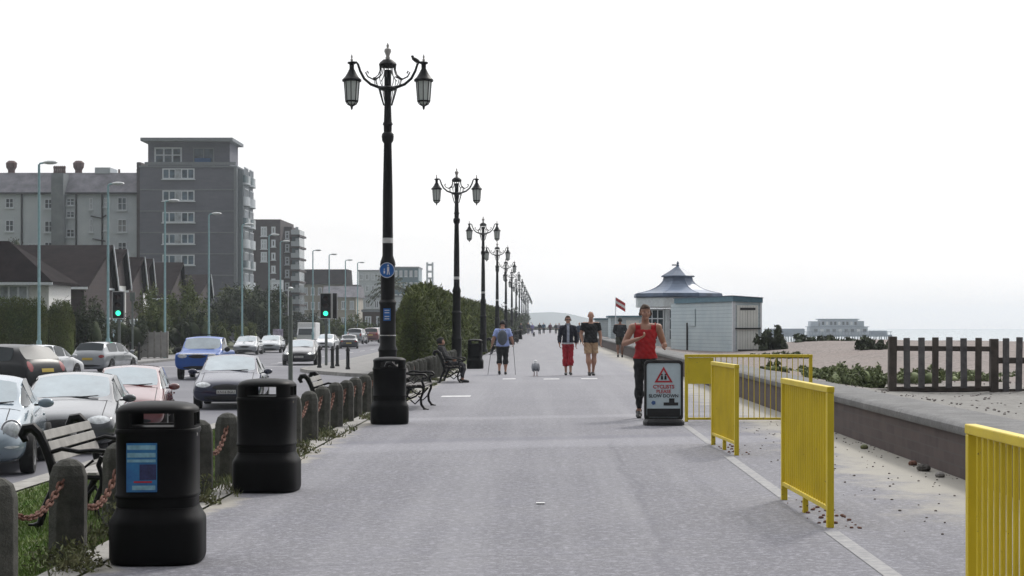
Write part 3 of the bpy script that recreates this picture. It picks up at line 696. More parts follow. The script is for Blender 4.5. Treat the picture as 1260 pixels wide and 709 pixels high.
# ---- tall teal street lights
teal = mat('pale teal street light paint', (.24, .40, .43), .5, var=.1); lens = mat('street light lens', (.55, .58, .58), .3)
def make_street():
    t_ = thing('street_light', '', 'street light', group='tall teal street lights beyond the road')
    MB().lathe([(.13, 0), (.13, 1.3), (.075, 1.4), (.06, 9.7), (.055, 9.9)], 10).build('pole', teal, t_, smooth=True)
    MB().tube([(0, 0, 9.85), (.05, 0, 9.95), (.35, 0, 10.0)], .045, 8).build('arm', teal, t_, smooth=True)
    MB().ell((.55, 0, 10.0), (.36, .17, .10), 12, 8).build('lamp_head', lens, t_, smooth=True)
    return t_
st0 = make_street()
sl = [(48, 200), (133, 226), (203, 247), (257, 263), (298, 276), (331, 289), (345, 297), (385, 308), (405, 313), (425, 320), (440, 323)]
for i, (px, py) in enumerate(sl):
    Dd = 7.9*FPX/(400-py); o = st0 if i == 0 else copy_tree(st0); o.location = (PX(px, Dd), Dd, -.62)
    o['label'] = ('tall pale teal street light, leftmost of the row over the road' if i == 0 else f'{ORD[i]} tall pale street light from the left, beyond the road')
def post_thing(name, label, cat, x, y, z0, z1, r, m, group=None, cap=None):
    t_ = thing(name, label, cat, (x, y, z0), group=group)
    MB().cyl((0, 0, 0), (0, 0, z1-z0), r, r*.9, n=12).build('pole', m, t_, smooth=True)
    return t_
greyp = mat('galvanised grey pole', (.15, .17, .16), .5, metal=.2)
t_ = post_thing('sign_post', 'grey pole with small sign edge on, between second bin and cars', 'sign', PX(357.5, 46), 46, -.5, PZ(365, 46), .062, greyp)
MB().box((-.06, .0, 2.6), (.025, .5, .75), M=Matrix.Rotation(R(8), 4, 'Z')).build('sign_plate', signwhite, t_)
MB().ell((0, 0, 2.96), (.08, .08, .05)).build('pole_cap', lens, t_)
# traffic lights
tlg = emis('green signal light', (.05, 1.0, .55), 1.6)
def traffic(label, px, D, ztop, zbot, zg, side=1, second=False):
    t_ = thing('traffic_light', label, 'traffic light', (PX(px, D), D, zg), group='green traffic lights over the road')
    MB().cyl((0, .12, 0), (0, .12, ztop-zg-.1), .075, .07, n=12).build('pole', greyp, t_, smooth=True)
    h = ztop-zbot; c = (ztop+zbot)/2-zg; w = h*.44
    def head(nm, x, wd):
        hd = MB().box((x, 0, c), (wd, .18, h)).build(nm, black, t_)
        mb = MB(); e = .035
        for (bx, bz, sx_, sz_) in ((x, c+h/2, wd+e, e), (x, c-h/2, wd+e, e), (x-wd/2, c, e, h), (x+wd/2, c, e, h)): mb.box((bx, -.095, bz), (sx_, .012, sz_))
        mb.build('white_border', bandm, hd)
        for k, z in enumerate((.3, 0, -.3)):
            col = tlg if k == 2 else mat('unlit signal lens', (.03, .01, .01), .3)
            MB().ell((x, -.10, c+z*h), (wd*.22, .04, wd*.22), 12, 8).build('lens', col, hd, smooth=True)
            mb = MB()
            for j in range(7):
                a0, a1 = R(180*j/7), R(180*(j+1)/7); r = wd*.27
                mb.add([(x+r*math.cos(a0), -.09, c+z*h+r*math.sin(a0)), (x+r*math.cos(a1), -.09, c+z*h+r*math.sin(a1)), (x+r*math.cos(a1), -.26, c+z*h+r*math.sin(a1)), (x+r*math.cos(a0), -.26, c+z*h+r*math.sin(a0))], [(0, 1, 2, 3)])
            mb.build('hood', black, hd)
    head('signal_head', 0, w)
    if second:
        MB().box((w*.82, .02, c), (w*.42, .2, h)).build('signal_head', black, t_); 
        mb = MB(); [mb.box((w*.82+sx_*w*.21, -.085, c), (.03, .01, h)) for sx_ in (-1, 1)]; mb.build('white_border', bandm, t_)
    return t_
traffic('green traffic light on the far side of the road, left of picture', 146, 88, PZ(359, 88), PZ(392, 88), -.62)
traffic('green traffic light with two heads standing on the island by black bollards', 401, 88, PZ(361, 88), PZ(392, 88), -.6, second=True)
# black road bollards
mb = MB().lathe([(.11, 0), (.11, .08), (.085, .12), (.08, .85), (.105, .88), (.105, .92), (.07, .96), (.06, 1.04), (.02, 1.08)], 12)
bo0 = mb.build('bollard', black, None, smooth=True)
for i, (px, D, z, lb) in enumerate(((393, 83, -.6, 'black bollard left of the two headed traffic light'), (409, 82, -.6, 'black bollard just right of the two headed traffic light pole'), (415, 86, -.6, 'black bollard behind and right of the traffic light pole'),
        (428, 80, -.6, 'black bollard standing alone, right of the traffic light, before the tall lamp'), (161, 101, -.62, 'black bollard before the pale fence, left one of two'), (171, 102, -.62, 'black bollard before the pale fence, right one of two'))):
    o = bo0 if i == 0 else bo0.copy()
    if i: COL.objects.link(o)
    o.location = (PX(px, D), D, z); tag(o, lb, 'bollard', 'black road bollards')
t_ = post_thing('belisha_beacon', 'thin pole topped by a small white globe, left of the tall lamp', 'beacon', PX(471, 150), 150, -.6, PZ(386, 150), .045, greyp)
MB().ell((0, 0, PZ(383, 150)+.6), (.2, .2, .2)).build('globe', lens, t_, smooth=True)
t_ = post_thing('grey_pole', 'plain grey pole beside the left traffic light, over the pale fence', 'pole', PX(163, 97), 97, -.62, PZ(361, 97), .06, greyp)
MB().box((0, 0, 3.7), (.3, .04, .5)).build('sign_back', greyp, t_)
t_ = thing('banner_sign', 'pale purple patterned hoarding panel behind far parked cars', 'sign', (PX(342, 160), 160, -.6))
MB().box((0, 0, 1.05), (.95, .06, 1.3)).build('panel', mat('purple pale print', (.42, .38, .5), .6, var=.4, scale=4), t_)
MB().box((-.4, .05, .5), (.05, .05, 1.0)).build('leg', greyp, t_); MB().box((.4, .05, .5), (.05, .05, 1.0)).build('leg', greyp, t_)
# ================================================================== CARS
# station: (s along length 0 front..1 rear, zbottom, w, zE, wE, zF, wF, zG)
PROFS = {
 'saloon': dict(H=1.47, st=[(0, .28, .62, .50, .60, .54, .42, .55), (.02, .20, .82, .66, .76, .70, .55, .72), (.10, .18, .90, .76, .80, .83, .58, .86), (.25, .18, .915, .90, .83, .96, .66, 1.0),
    (.42, .18, .92, .93, .84, 1.36, .58, 1.42), (.56, .18, .92, .94, .84, 1.40, .58, 1.47), (.72, .18, .92, .95, .84, 1.33, .56, 1.40), (.87, .18, .91, .97, .80, 1.02, .60, 1.05), (.97, .22, .88, .94, .74, .99, .55, 1.01), (1, .34, .74, .80, .64, .86, .5, .88)],
    ws=[3], rear=[6], side=[3, 4, 5, 6]),
 'hatch': dict(H=1.46, st=[(0, .28, .60, .50, .58, .54, .42, .56), (.025, .20, .80, .66, .74, .72, .55, .74), (.11, .18, .86, .78, .78, .85, .58, .88), (.24, .18, .87, .91, .80, .98, .64, 1.02),
    (.42, .18, .875, .94, .81, 1.36, .56, 1.42), (.60, .18, .88, .95, .81, 1.41, .57, 1.46), (.82, .18, .87, .96, .80, 1.36, .55, 1.41), (.95, .20, .85, .95, .76, 1.02, .62, 1.04), (.985, .24, .82, .80, .74, .90, .6, .92), (1, .34, .72, .58, .66, .64, .55, .66)],
    ws=[3], rear=[6], side=[3, 4, 5]),
 'estate': dict(H=1.5, st=[(0, .28, .60, .50, .58, .54, .42, .56), (.025, .20, .82, .66, .76, .70, .55, .73), (.11, .18, .88, .78, .80, .85, .58, .88), (.24, .18, .89, .91, .82, .98, .64, 1.01),
    (.40, .18, .895, .94, .83, 1.38, .58, 1.44), (.60, .18, .90, .95, .83, 1.44, .59, 1.49), (.86, .18, .89, .96, .82, 1.40, .57, 1.45), (.96, .20, .87, .95, .78, 1.02, .66, 1.04), (.99, .24, .84, .78, .76, .86, .64, .88), (1, .34, .74, .56, .68, .62, .58, .64)],
    ws=[3], rear=[6], side=[3, 4, 5]),
 'suv': dict(H=1.68, st=[(0, .36, .64, .64, .60, .70, .46, .72), (.02, .28, .84, .84, .78, .90, .6, .92), (.10, .26, .91, .96, .84, 1.01, .64, 1.04), (.23, .26, .92, 1.06, .86, 1.12, .70, 1.15),
    (.37, .26, .925, 1.09, .87, 1.54, .62, 1.61), (.58, .26, .93, 1.10, .87, 1.62, .63, 1.68), (.86, .26, .92, 1.10, .86, 1.57, .61, 1.63), (.96, .28, .90, 1.06, .82, 1.14, .70, 1.16), (.99, .32, .87, .90, .80, .98, .68, 1.0), (1, .42, .78, .66, .70, .72, .6, .74)],
    ws=[3], rear=[6], side=[3, 4, 5]),
 'beetle': dict(H=1.5, st=[(0, .30, .50, .48, .46, .52, .32, .53), (.03, .20, .74, .64, .60, .68, .40, .69), (.12, .18, .84, .84, .60, .86, .44, .88), (.27, .18, .86, .96, .74, 1.0, .58, 1.03),
    (.42, .18, .86, .98, .76, 1.36, .54, 1.43), (.56, .18, .86, .98, .76, 1.44, .54, 1.51), (.74, .18, .86, .97, .74, 1.30, .50, 1.38), (.89, .20, .84, .88, .66, .98, .48, 1.02), (.97, .24, .76, .70, .58, .76, .4, .78), (1, .34, .60, .52, .48, .56, .34, .58)],
    ws=[3], rear=[6], side=[3, 4, 5]),
 'pickup': dict(H=1.8, st=[(0, .46, .72, .94, .70, 1.00, .56, 1.02), (.015, .40, .88, 1.06, .85, 1.09, .70, 1.11), (.12, .38, .90, 1.10, .84, 1.13, .68, 1.15), (.25, .38, .91, 1.15, .86, 1.20, .76, 1.22),
    (.36, .38, .91, 1.17, .86, 1.68, .66, 1.74), (.47, .38, .91, 1.18, .86, 1.74, .67, 1.80), (.585, .38, .91, 1.18, .86, 1.70, .66, 1.75), (.625, .38, .91, 1.17, .86, 1.19, .74, 1.195), (.96, .38, .91, 1.15, .86, 1.17, .74, 1.175), (1, .42, .88, 1.10, .84, 1.14, .74, 1.15)],
    ws=[3], rear=[6], side=[3, 4, 5]),
}
def paint(name, col, rough=.28, metal=.0): return mat(name, col, rough, metal=metal, var=.03, scale=2, coat=.9)
glassw = mat('pale car windscreen', (.25, .32, .36), .06, var=.25, scale=1.0, spec=.9, coat=.6)  # reflected sky and cabin light painted into the pale base colour
glassr = mat('dark rear window', (.02, .028, .034), .35, var=.1, spec=.12)
plate_w = mat('front number plate', (.62, .62, .60), .4, var=.03); plate_y = mat('rear number plate', (.55, .40, .06), .4, var=.03)
tail = mat('tail lamp red', (.25, .01, .01), .2, coat=.5); headm = mat('headlamp glass', (.55, .58, .60), .08, var=.3, scale=12, spec=.9, coat=.5)
def tomesh(o):
    dg = bpy.context.evaluated_depsgraph_get(); return bpy.data.meshes.new_from_object(o.evaluated_get(dg))
def make_car(name, label, cat, loc, yaw, pm_, prof, L=4.4, W=1.8, plate=None, lit=False, group='cars on the seafront road', detail=True, seenrear=False):
    P_ = PROFS[prof]; st = P_['st']; kw = W/1.84
    t_ = thing(name, label, cat, loc, yaw, group)
    vs = []
    st = [list(q_) for q_ in st]
    if prof != 'beetle':
        st[0][2] += .14; st[0][4] += .14; st[0][6] += .14; st[1][2] += .06; st[1][4] += .05; st[1][3] += .03; st[1][5] += .03; st[1][7] += .03
        st[-1][2] += .08; st[-1][4] += .06
    for j in range(3, len(st)-2): st[j][6] = min(st[j][6]*1.13, st[j][4]-.05) if prof != 'beetle' else st[j][6]*1.06
    for (s, zb, w, zE, wE, zF, wF, zG) in st:
        y = -L/2+s*L
        half = [(0, zb), (w*.82, zb), (w*.985, zb+.13), (w, (zb+zE)/2+.05), (w*.5+wE*.5+.01, zE-.06), (wE, zE), (wF, zF), (0, zG)]
        ring = [(x*kw, y, z) for x, z in half]+[(-x*kw, y, z) for x, z in half[-2:0:-1]]
        vs += ring
    n = 14; fs = []; mi = []
    for j in range(len(st)-1):
        for i in range(n):
            k = (i+1) % n; fs.append((j*n+i, j*n+k, (j+1)*n+k, (j+1)*n+i))
            m_ = 0
            seg = i if i < 7 else 13-i      # 5: shoulder->rail (glass), 6: rail->centre
            if seg == 6 and j in P_['ws']: m_ = 1
            elif seg == 5 and j in P_['side']: m_ = 2
            elif seg == 6 and j in P_['rear']: m_ = 3
            mi.append(m_)
    fs += [tuple(range(n)), tuple(range(len(st)*n-1, (len(st)-1)*n-1, -1))]; mi += [0, 0]
    me = bpy.data.meshes.new('body'); me.from_pydata(vs, [], fs)
    for m_ in (pm_, glassd, glassd, glassd): me.materials.append(m_)
    me.polygons.foreach_set('material_index', mi)
    bm = bmesh.new(); bm.from_mesh(me); bmesh.ops.recalc_face_normals(bm, faces=bm.faces)
    for idx in (1, 3):
        f_ = [f for f in bm.faces if f.material_index == idx]
        r = bmesh.ops.inset_region(bm, faces=f_, thickness=.035, use_even_offset=True, use_boundary=True)
        for f in r['faces']: f.material_index = 0
    f_ = [f for f in bm.faces if f.material_index == 2]
    for f in f_:
        r = bmesh.ops.inset_individual(bm, faces=[f], thickness=.022, use_even_offset=True)
        for q_ in r['faces']: q_.material_index = 0
    cl_ = bm.edges.layers.float.get('crease_edge') or bm.edges.layers.float.new('crease_edge')
    for e_ in bm.edges:
        ms = {f.material_index for f in e_.link_faces}
        if len(ms) > 1: e_[cl_] = .9
    cv_ = bm.verts.layers.float.get('crease_vert') or bm.verts.layers.float.new('crease_vert')
    for v_ in bm.verts:
        if any(f.material_index for f in v_.link_faces) and any(not f.material_index for f in v_.link_faces): v_[cv_] = .45
    zsh = {round(q_[3], 4) for q_ in st}; 
    for e_ in bm.edges:
        a_, b_2 = e_.verts
        for qa, qb in zip(st[:-1], st[1:]):
            ya, yb = -L/2+qa[0]*L, -L/2+qb[0]*L
            ys2 = sorted((a_.co.y, b_2.co.y))
            if abs(ys2[0]-ya) < 1e-4 and abs(ys2[1]-yb) < 1e-4 and abs(abs(a_.co.x)-(qa[4] if a_.co.y < b_2.co.y else qb[4])*kw) < 1e-3 and abs(abs(b_2.co.x)-(qb[4] if a_.co.y < b_2.co.y else qa[4])*kw) < 1e-3 and e_[cl_] < .1: e_[cl_] = .9 if prof == 'pickup' else .45
    bm.to_mesh(me); bm.free()
    tmp = bpy.data.objects.new('tmp', me); COL.objects.link(tmp)
    ss = tmp.modifiers.new('s', 'SUBSURF'); ss.levels = ss.render_levels = 2
    full = tomesh(tmp)
    # wheel wells
    wr = .315*(1.12 if prof in ('suv', 'pickup') else 1.0); ax = (-L/2+.19*L, -L/2+.81*L)
    cut = MB()
    for y in ax:
        for s in (-1, 1): cut.cyl((s*(W/2-.30), y, wr), (s*(W/2+.2), y, wr), wr+.055, n=28)
    co_ = cut.build('cut', black)
    bo_ = tmp.modifiers.new('b', 'BOOLEAN'); bo_.object = co_; bo_.solver = 'EXACT'; bo_.operation = 'DIFFERENCE'
    body = tomesh(tmp); body.name = 'body'
    while len(body.materials) > 4: body.materials.pop()
    for p in body.polygons: p.use_smooth = True
    if len(body.polygons) < 200: body = full.copy()
    body.set_sharp_from_angle(angle=R(50))
    for k_ in (1, 2, 3): body.materials[k_] = pm_
    COL.objects.unlink(tmp); bpy.data.objects.remove(tmp); COL.objects.unlink(co_); bpy.data.objects.remove(co_)
    bo = bpy.data.objects.new('body', body); COL.objects.link(bo); setpar(bo, t_)
    # glass panes lifted just off the body
    for idx, nm in ((1, 'windscreen'), (2, 'side_window'), (3, 'rear_window')):
        bm = bmesh.new(); bm.from_mesh(full)
        bmesh.ops.delete(bm, geom=[f for f in bm.faces if f.material_index != idx], context='FACES')
        bm.normal_update()
        for v in bm.verts: v.co += v.normal*.004
        bm.verts.ensure_lookup_table(); seen = set(); groups = []
        for v in bm.verts:
            if v.index in seen: continue
            stack = [v]; comp = set()
            while stack:
                u = stack.pop()
                if u.index in comp: continue
                comp.add(u.index); seen.add(u.index)
                stack += [e.other_vert(u) for e in u.link_edges if e.other_vert(u).index not in comp]
            groups.append(comp)
        for comp in groups:
            order = sorted(comp); mp_ = {a: b_ for b_, a in enumerate(order)}
            gm = bpy.data.meshes.new(nm); gm.from_pydata([bm.verts[i].co[:] for i in order], [], [tuple(mp_[v.index] for v in f.verts) for f in bm.faces if f.verts[0].index in comp])
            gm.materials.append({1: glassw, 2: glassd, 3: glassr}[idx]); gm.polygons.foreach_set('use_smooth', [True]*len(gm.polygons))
            go = bpy.data.objects.new(nm, gm); COL.objects.link(go); setpar(go, t_)
        bm.free()
    tree = BVHTree.FromPolygons([v.co[:] for v in full.vertices], [tuple(p.vertices) for p in full.polygons])
    def decal(nm, cx, cz, w, h, m_, front=True, rnd=2.5, nx=10, nz=5, off=.008, par=None):
        mb = MB(); vs_ = []; d = Vector((0, 1 if front else -1, 0)); y0 = -L if front else L
        for j in range(nz+1):
            for i in range(nx+1):
                u, v = i/nx*2-1, j/nz*2-1
                if rnd: u2 = u*math.sqrt(max(0, 1-abs(v)**rnd*.55)); v2 = v*math.sqrt(max(0, 1-abs(u)**rnd*.55))
                else: u2, v2 = u, v
                x, z = cx+u2*w/2, cz+v2*h/2
                hit = tree.ray_cast(Vector((x, y0, z)), d)[0]
                y = hit.y if hit else (vs_[-1][1] if vs_ else (-L/2 if front else L/2))
                vs_.append((x, y-off*(1 if front else -1), z))
        mb.add(vs_, [(j*(nx+1)+i, j*(nx+1)+i+1, (j+1)*(nx+1)+i+1, (j+1)*(nx+1)+i) for j in range(nz) for i in range(nx)])
        return mb.build(nm, m_, par or t_, smooth=True)
    zs_ = st[1]; zl = zs_[3]  # shoulder height near the nose
    big = prof in ('suv', 'pickup')
    if prof == 'beetle':
        for s in (-1, 1):
            hl = MB().ell((s*.60*kw, -L/2+.22, .68), (.135, .10, .135), 16, 10, M=Matrix.Rotation(R(-12), 4, 'X')).build('headlight', headm, t_, smooth=True)
            cc_ = Vector((s*.60*kw, -L/2+.205, .69)); MB().tube([cc_+Matrix.Rotation(R(-14), 4, 'X') @ Vector((.142*math.cos(a_), 0, .142*math.sin(a_))) for a_ in [2*math.pi*i_/20 for i_ in range(21)]], .014, 6).build('rim', chrome, hl, smooth=True)
            decal('indicator', s*.62*kw, .44, .20, .04, headm)
        decal('lower_grille', 0, .34, .85, .13, black)
    else:
        for s in (-1, 1): decal('headlight', s*.60*kw, zl-.035 if not big else zl-.12, .38*kw, .14 if not big else .17, headm, rnd=2)
        decal('grille', 0, zl-.10 if not big else zl-.14, .72*kw, .16 if not big else .15, black)
        decal('lower_grille', 0, .31 if not big else .5, 1.15*kw, .14, black)
    if plate: 
        pz_ = .47 if not big else .62
        pl = decal('number_plate', 0, pz_, .50, .105, plate_w, rnd=0, off=.02)
        hit = tree.ray_cast(Vector((0, -L, pz_)), Vector((0, 1, 0)))[0]
        tx = text_mesh('plate_text', plate, .095, black, Matrix.Translation((0, hit.y-.045, pz_-.002)) @ Matrix.Rotation(R(90), 4, 'X'), pl, depth=.004)
    for s in (-1, 1): decal('tail_light', s*.66*kw, zl+.10, .26 if prof != 'suv' else .2, .15 if not big else .32, tail, front=False)
    rp = decal('rear_plate', 0, zl-.02 if prof != 'saloon' else .62, .50, .11, plate_y, front=False, rnd=0, off=.015)
    decal('rear_bumper_trim', 0, .36 if not big else .5, 1.3*kw, .10, black, front=False)
    # wheels
    for y in ax:
        for s in (-1, 1):
            x1 = s*(W/2-.015); x0 = s*(W/2-.22)
            wh = MB(); mid = []
            q_ = Matrix.Translation((x0, y, wr)) @ Matrix.Rotation(R(90)*s, 4, 'Y')
            m2 = MB().lathe([(wr*.62, -.0), (wr*.96, .0), (wr, .03), (wr, .17), (wr*.96, .20), (wr*.66, .205), (wr*.62, .17)], 28, cap=False); m2.v = [tuple(q_ @ Vector(v)) for v in m2.v]
            to = m2.build('wheel', tyre, t_, smooth=True)
            m3 = MB(); m3.lathe([(wr*.66, .18), (wr*.64, .198), (wr*.58, .19), (wr*.56, .12)], 28, cap=False); m3.lathe([(wr*.6, .10), (wr*.6, .11)], 20)
            for k in range(5):
                a = 2*math.pi*k/5; m3.prism([(math.cos(a+e)*r_, math.sin(a+e)*r_, .15) for r_, e in ((.03, -.9), (wr*.60, -.14), (wr*.60, .14), (.03, .9))], (0, 0, .03))
            m3.lathe([(.045, .15), (.045, .19), (.01, .195)], 12)
            m3.v = [tuple(q_ @ Vector(v)) for v in m3.v]; m3.build('rim', rimm, to, smooth=True)
    # mirrors
    zc, yc = st[3][3]+.07, -L/2+st[3][0]*L+.28
    for s in (-1, 1):
        mr = MB().ell((s*(W/2+.085), yc, zc), (.12, .055, .075 if not big else .1), 12, 8).build('door_mirror', pm_ if prof != 'pickup' else black, t_, smooth=True)
        MB().box((s*(W/2-.02), yc+.01, zc-.03), (.14, .03, .03)).build('mirror_arm', black, mr)
    MB().box((.22, -L/2+st[3][0]*L+.03, st[3][7]+.012), (.55, .02, .015), M=Matrix.Rotation(R(-4), 4, 'Y')).build('wiper', black, t_)
    # panel gaps: doors on the sides, bonnet and boot on top
    gw = .007
    def strip(org, d, path, off=.0035):
        pts = []; mb = MB()
        for q_ in path:
            h_ = tree.ray_cast(Vector(q_), Vector(d))
            if h_[0]: pts.append(h_[0]-Vector(d)*off)
        for p_, q_ in zip(pts[:-1], pts[1:]):
            t_v = (q_-p_)
            if t_v.length < 1e-4 or t_v.length > .3: continue
            s_v = t_v.cross(Vector(d)).normalized()*gw; mb.add([p_-s_v, p_+s_v, q_+s_v, q_-s_v], [(0, 1, 2, 3)])
        if mb.f: mb.build('panel_gap', black, t_)
    ysd = [-L/2+q_*L for q_ in ((.27, .53, .74) if prof not in ('pickup', 'beetle') else (.30, .57))]
    for s in (-1, 1):
        for y in ysd: strip(None, (-s, 0, 0), [(s*2, y, .28+.05*i) for i in range(int((st[4][3]-.28)/.05))])
        strip(None, (-s, 0, 0), [(s*2, ysd[0]+(ysd[-1]-ysd[0])*i/12, .30 if not big else .42) for i in range(13)])
        for y in ysd[:-1]: MB().box((s*(W/2-.01), y+.82*(ysd[1]-ysd[0]), st[4][3]-.16), (.03, .16, .03)).build('door_handle', pm_, t_)
        strip(None, (0, 0, -1), [(s*st[2][6]*1.12*kw, -L/2+L*(.03+.20*i/10), 3) for i in range(11)])
    strip(None, (0, 0, -1), [(W*.40*(i/8-1), -L/2+L*.225, 3) for i in range(17)])
    if prof == 'pickup':
        decal('chrome_bar', 0, zl-.035, 1.5, .05, chrome); 
        mb = MB(); mb.box((0, -L/2+.5*L, 1.83), (1.1, .06, .03)); mb.build('roof_bar', black, t_)
    if lit:
        for s in (-1, 1): decal('lit_lamp', s*.56*kw, zl-.03, .14, .06, emis('headlamp glow', (1, .98, .9), 2.2), off=.02)
    bpy.data.meshes.remove(full)
    return t_
cz = ZR
pt_silver = paint('silver blue paint', (.20, .26, .31), .22, .2); pt_grey = paint('dark silver grey paint', (.055, .06, .068), .2, .3); pt_red = paint('red car paint', (.13, .002, .004)); pt_blue = mat('bright blue paint', (.008, .085, .38), .3, var=.04, coat=.25)
pt_navy = mat('navy paint', (.006, .011, .045), .22, var=.05, coat=.5); pt_red.node_tree.nodes['Principled BSDF'].inputs['Coat IOR'].default_value = 2.1; pt_white = paint('white car paint', (.62, .64, .66)); pt_black = paint('black car paint', (.012, .012, .014)); pt_sil2 = paint('pale silver paint', (.30, .32, .34), .22, .2); pt_char = mat('charcoal paint', (.012, .013, .015), .3, var=.05, spec=.4); pt_mar = paint('dark red paint', (.16, .02, .02))
make_car('parked_car', 'rounded silver blue small car cut by the left picture edge', 'car', (-8.72, 26.8, cz), R(11), pt_silver, 'beetle', 4.08, 1.72)
make_car('parked_car', 'dark silver saloon with pale windscreen parked behind the nearest bench and bin', 'car', (-8.60, 31.5, cz-.06), R(9), pt_grey, 'saloon', 4.6, 1.86, plate='GX57 KLA')
make_car('parked_car', 'small red car with red door mirror half hidden behind the grey saloon', 'car', (-8.95, 37.2, cz-.07), R(9), pt_red, 'hatch', 3.9, 1.70)
make_car('parked_car', 'dark navy saloon with white plate, right above the second bin', 'car', (-8.56, 47.1, cz), R(6), pt_navy, 'saloon', 4.5, 1.85, plate='KN16 BGU')
make_car('pickup_truck', 'bright blue pickup truck with chrome grille driving this way', 'pickup', (PX(238, 69), 71.6, cz), R(3), pt_blue, 'pickup', 5.0, 1.84)
make_car('moving_car', 'black car with bright headlamps coming past the grey sign pole', 'car', (PX(365, 94), 96.2, cz), R(3), pt_black, 'hatch', 4.3, 1.95, plate='AE65 VHT', lit=True)
make_car('suv', 'dark charcoal people carrier turning away, at the left picture edge', 'car', (-17.1, 53.2, cz), R(180+62), pt_char, 'suv', 4.5, 1.86)
make_car('parked_car', 'white estate car behind the dark people carrier at the left', 'car', (PX(38, 66)-.3, 68.5, cz), R(180-10), pt_white, 'estate', 4.4, 1.80)
make_car('parked_car', 'silver grey estate seen from behind with a yellow plate, below the left traffic light', 'car', (PX(113, 78), 80.4, cz), R(180-7), pt_sil2, 'estate', 4.4, 1.80)
make_car('parked_car', 'pale car parked across the road, left one of the two before dark bushes', 'car', (PX(300, 128), 130, cz), R(2), pt_sil2, 'saloon', 4.4, 1.90)
make_car('parked_car', 'pale car parked across the road, right one of the two before dark bushes', 'car', (PX(330, 136), 138, cz), R(2), pt_sil2, 'hatch', 4.2, 1.90)
make_car('moving_car', 'white topped distant car behind the two headed traffic light', 'car', (PX(399, 152), 154, cz), R(-2), pt_white, 'saloon', 4.4, 1.80)
make_car('moving_car', 'low grey distant car between the black bollards and the red car', 'car', (PX(425, 160), 163, cz-.1), R(186), pt_grey, 'saloon', 4.3, 1.80)
make_car('parked_car', 'dark distant sport utility car with pale roof beside the red one', 'car', (PX(437, 176), 178, cz+.25), R(178), pt_sil2, 'suv', 4.4, 1.78)
make_car('parked_car', 'small dark red distant car seen from behind, left of the tall lamp', 'car', (PX(457, 184), 186, cz+.3), R(178), pt_mar, 'suv', 4.3, 1.80)
make_car('parked_car', 'white distant van roofed car just behind the dark red one', 'car', (PX(461, 196), 199, cz+.3), R(178), pt_white, 'suv', 4.4, 1.9)
# distant white van
t_ = thing('van', 'white box van far down the road above the black car', 'van', (PX(378, 190), 190, cz))
MB().b2(-1.0, 1.0, -.5, 3.2, .5, 2.5).build('cargo_box', whitem, t_, bevel=.08); MB().prism([(-.95, -.5, .4), (-.95, -1.5, .4), (-.95, -1.45, 1.1), (-.95, -.9, 1.9), (-.95, -.5, 1.95)], (1.9, 0, 0)).build('cab', pt_white, t_, bevel=.05)
MB().prism([(-.8, -1.44, 1.15), (-.8, -.95, 1.82), (.8, -.95, 1.82), (.8, -1.44, 1.15)], (0, -.03, .01)).build('windscreen', glassd, t_)
for x in (-.85, .85):
    for y in (-.9, 2.3): MB().cyl((x-.1, y, .35), (x+.1, y, .35), .35, n=16).build('wheel', tyre, t_)
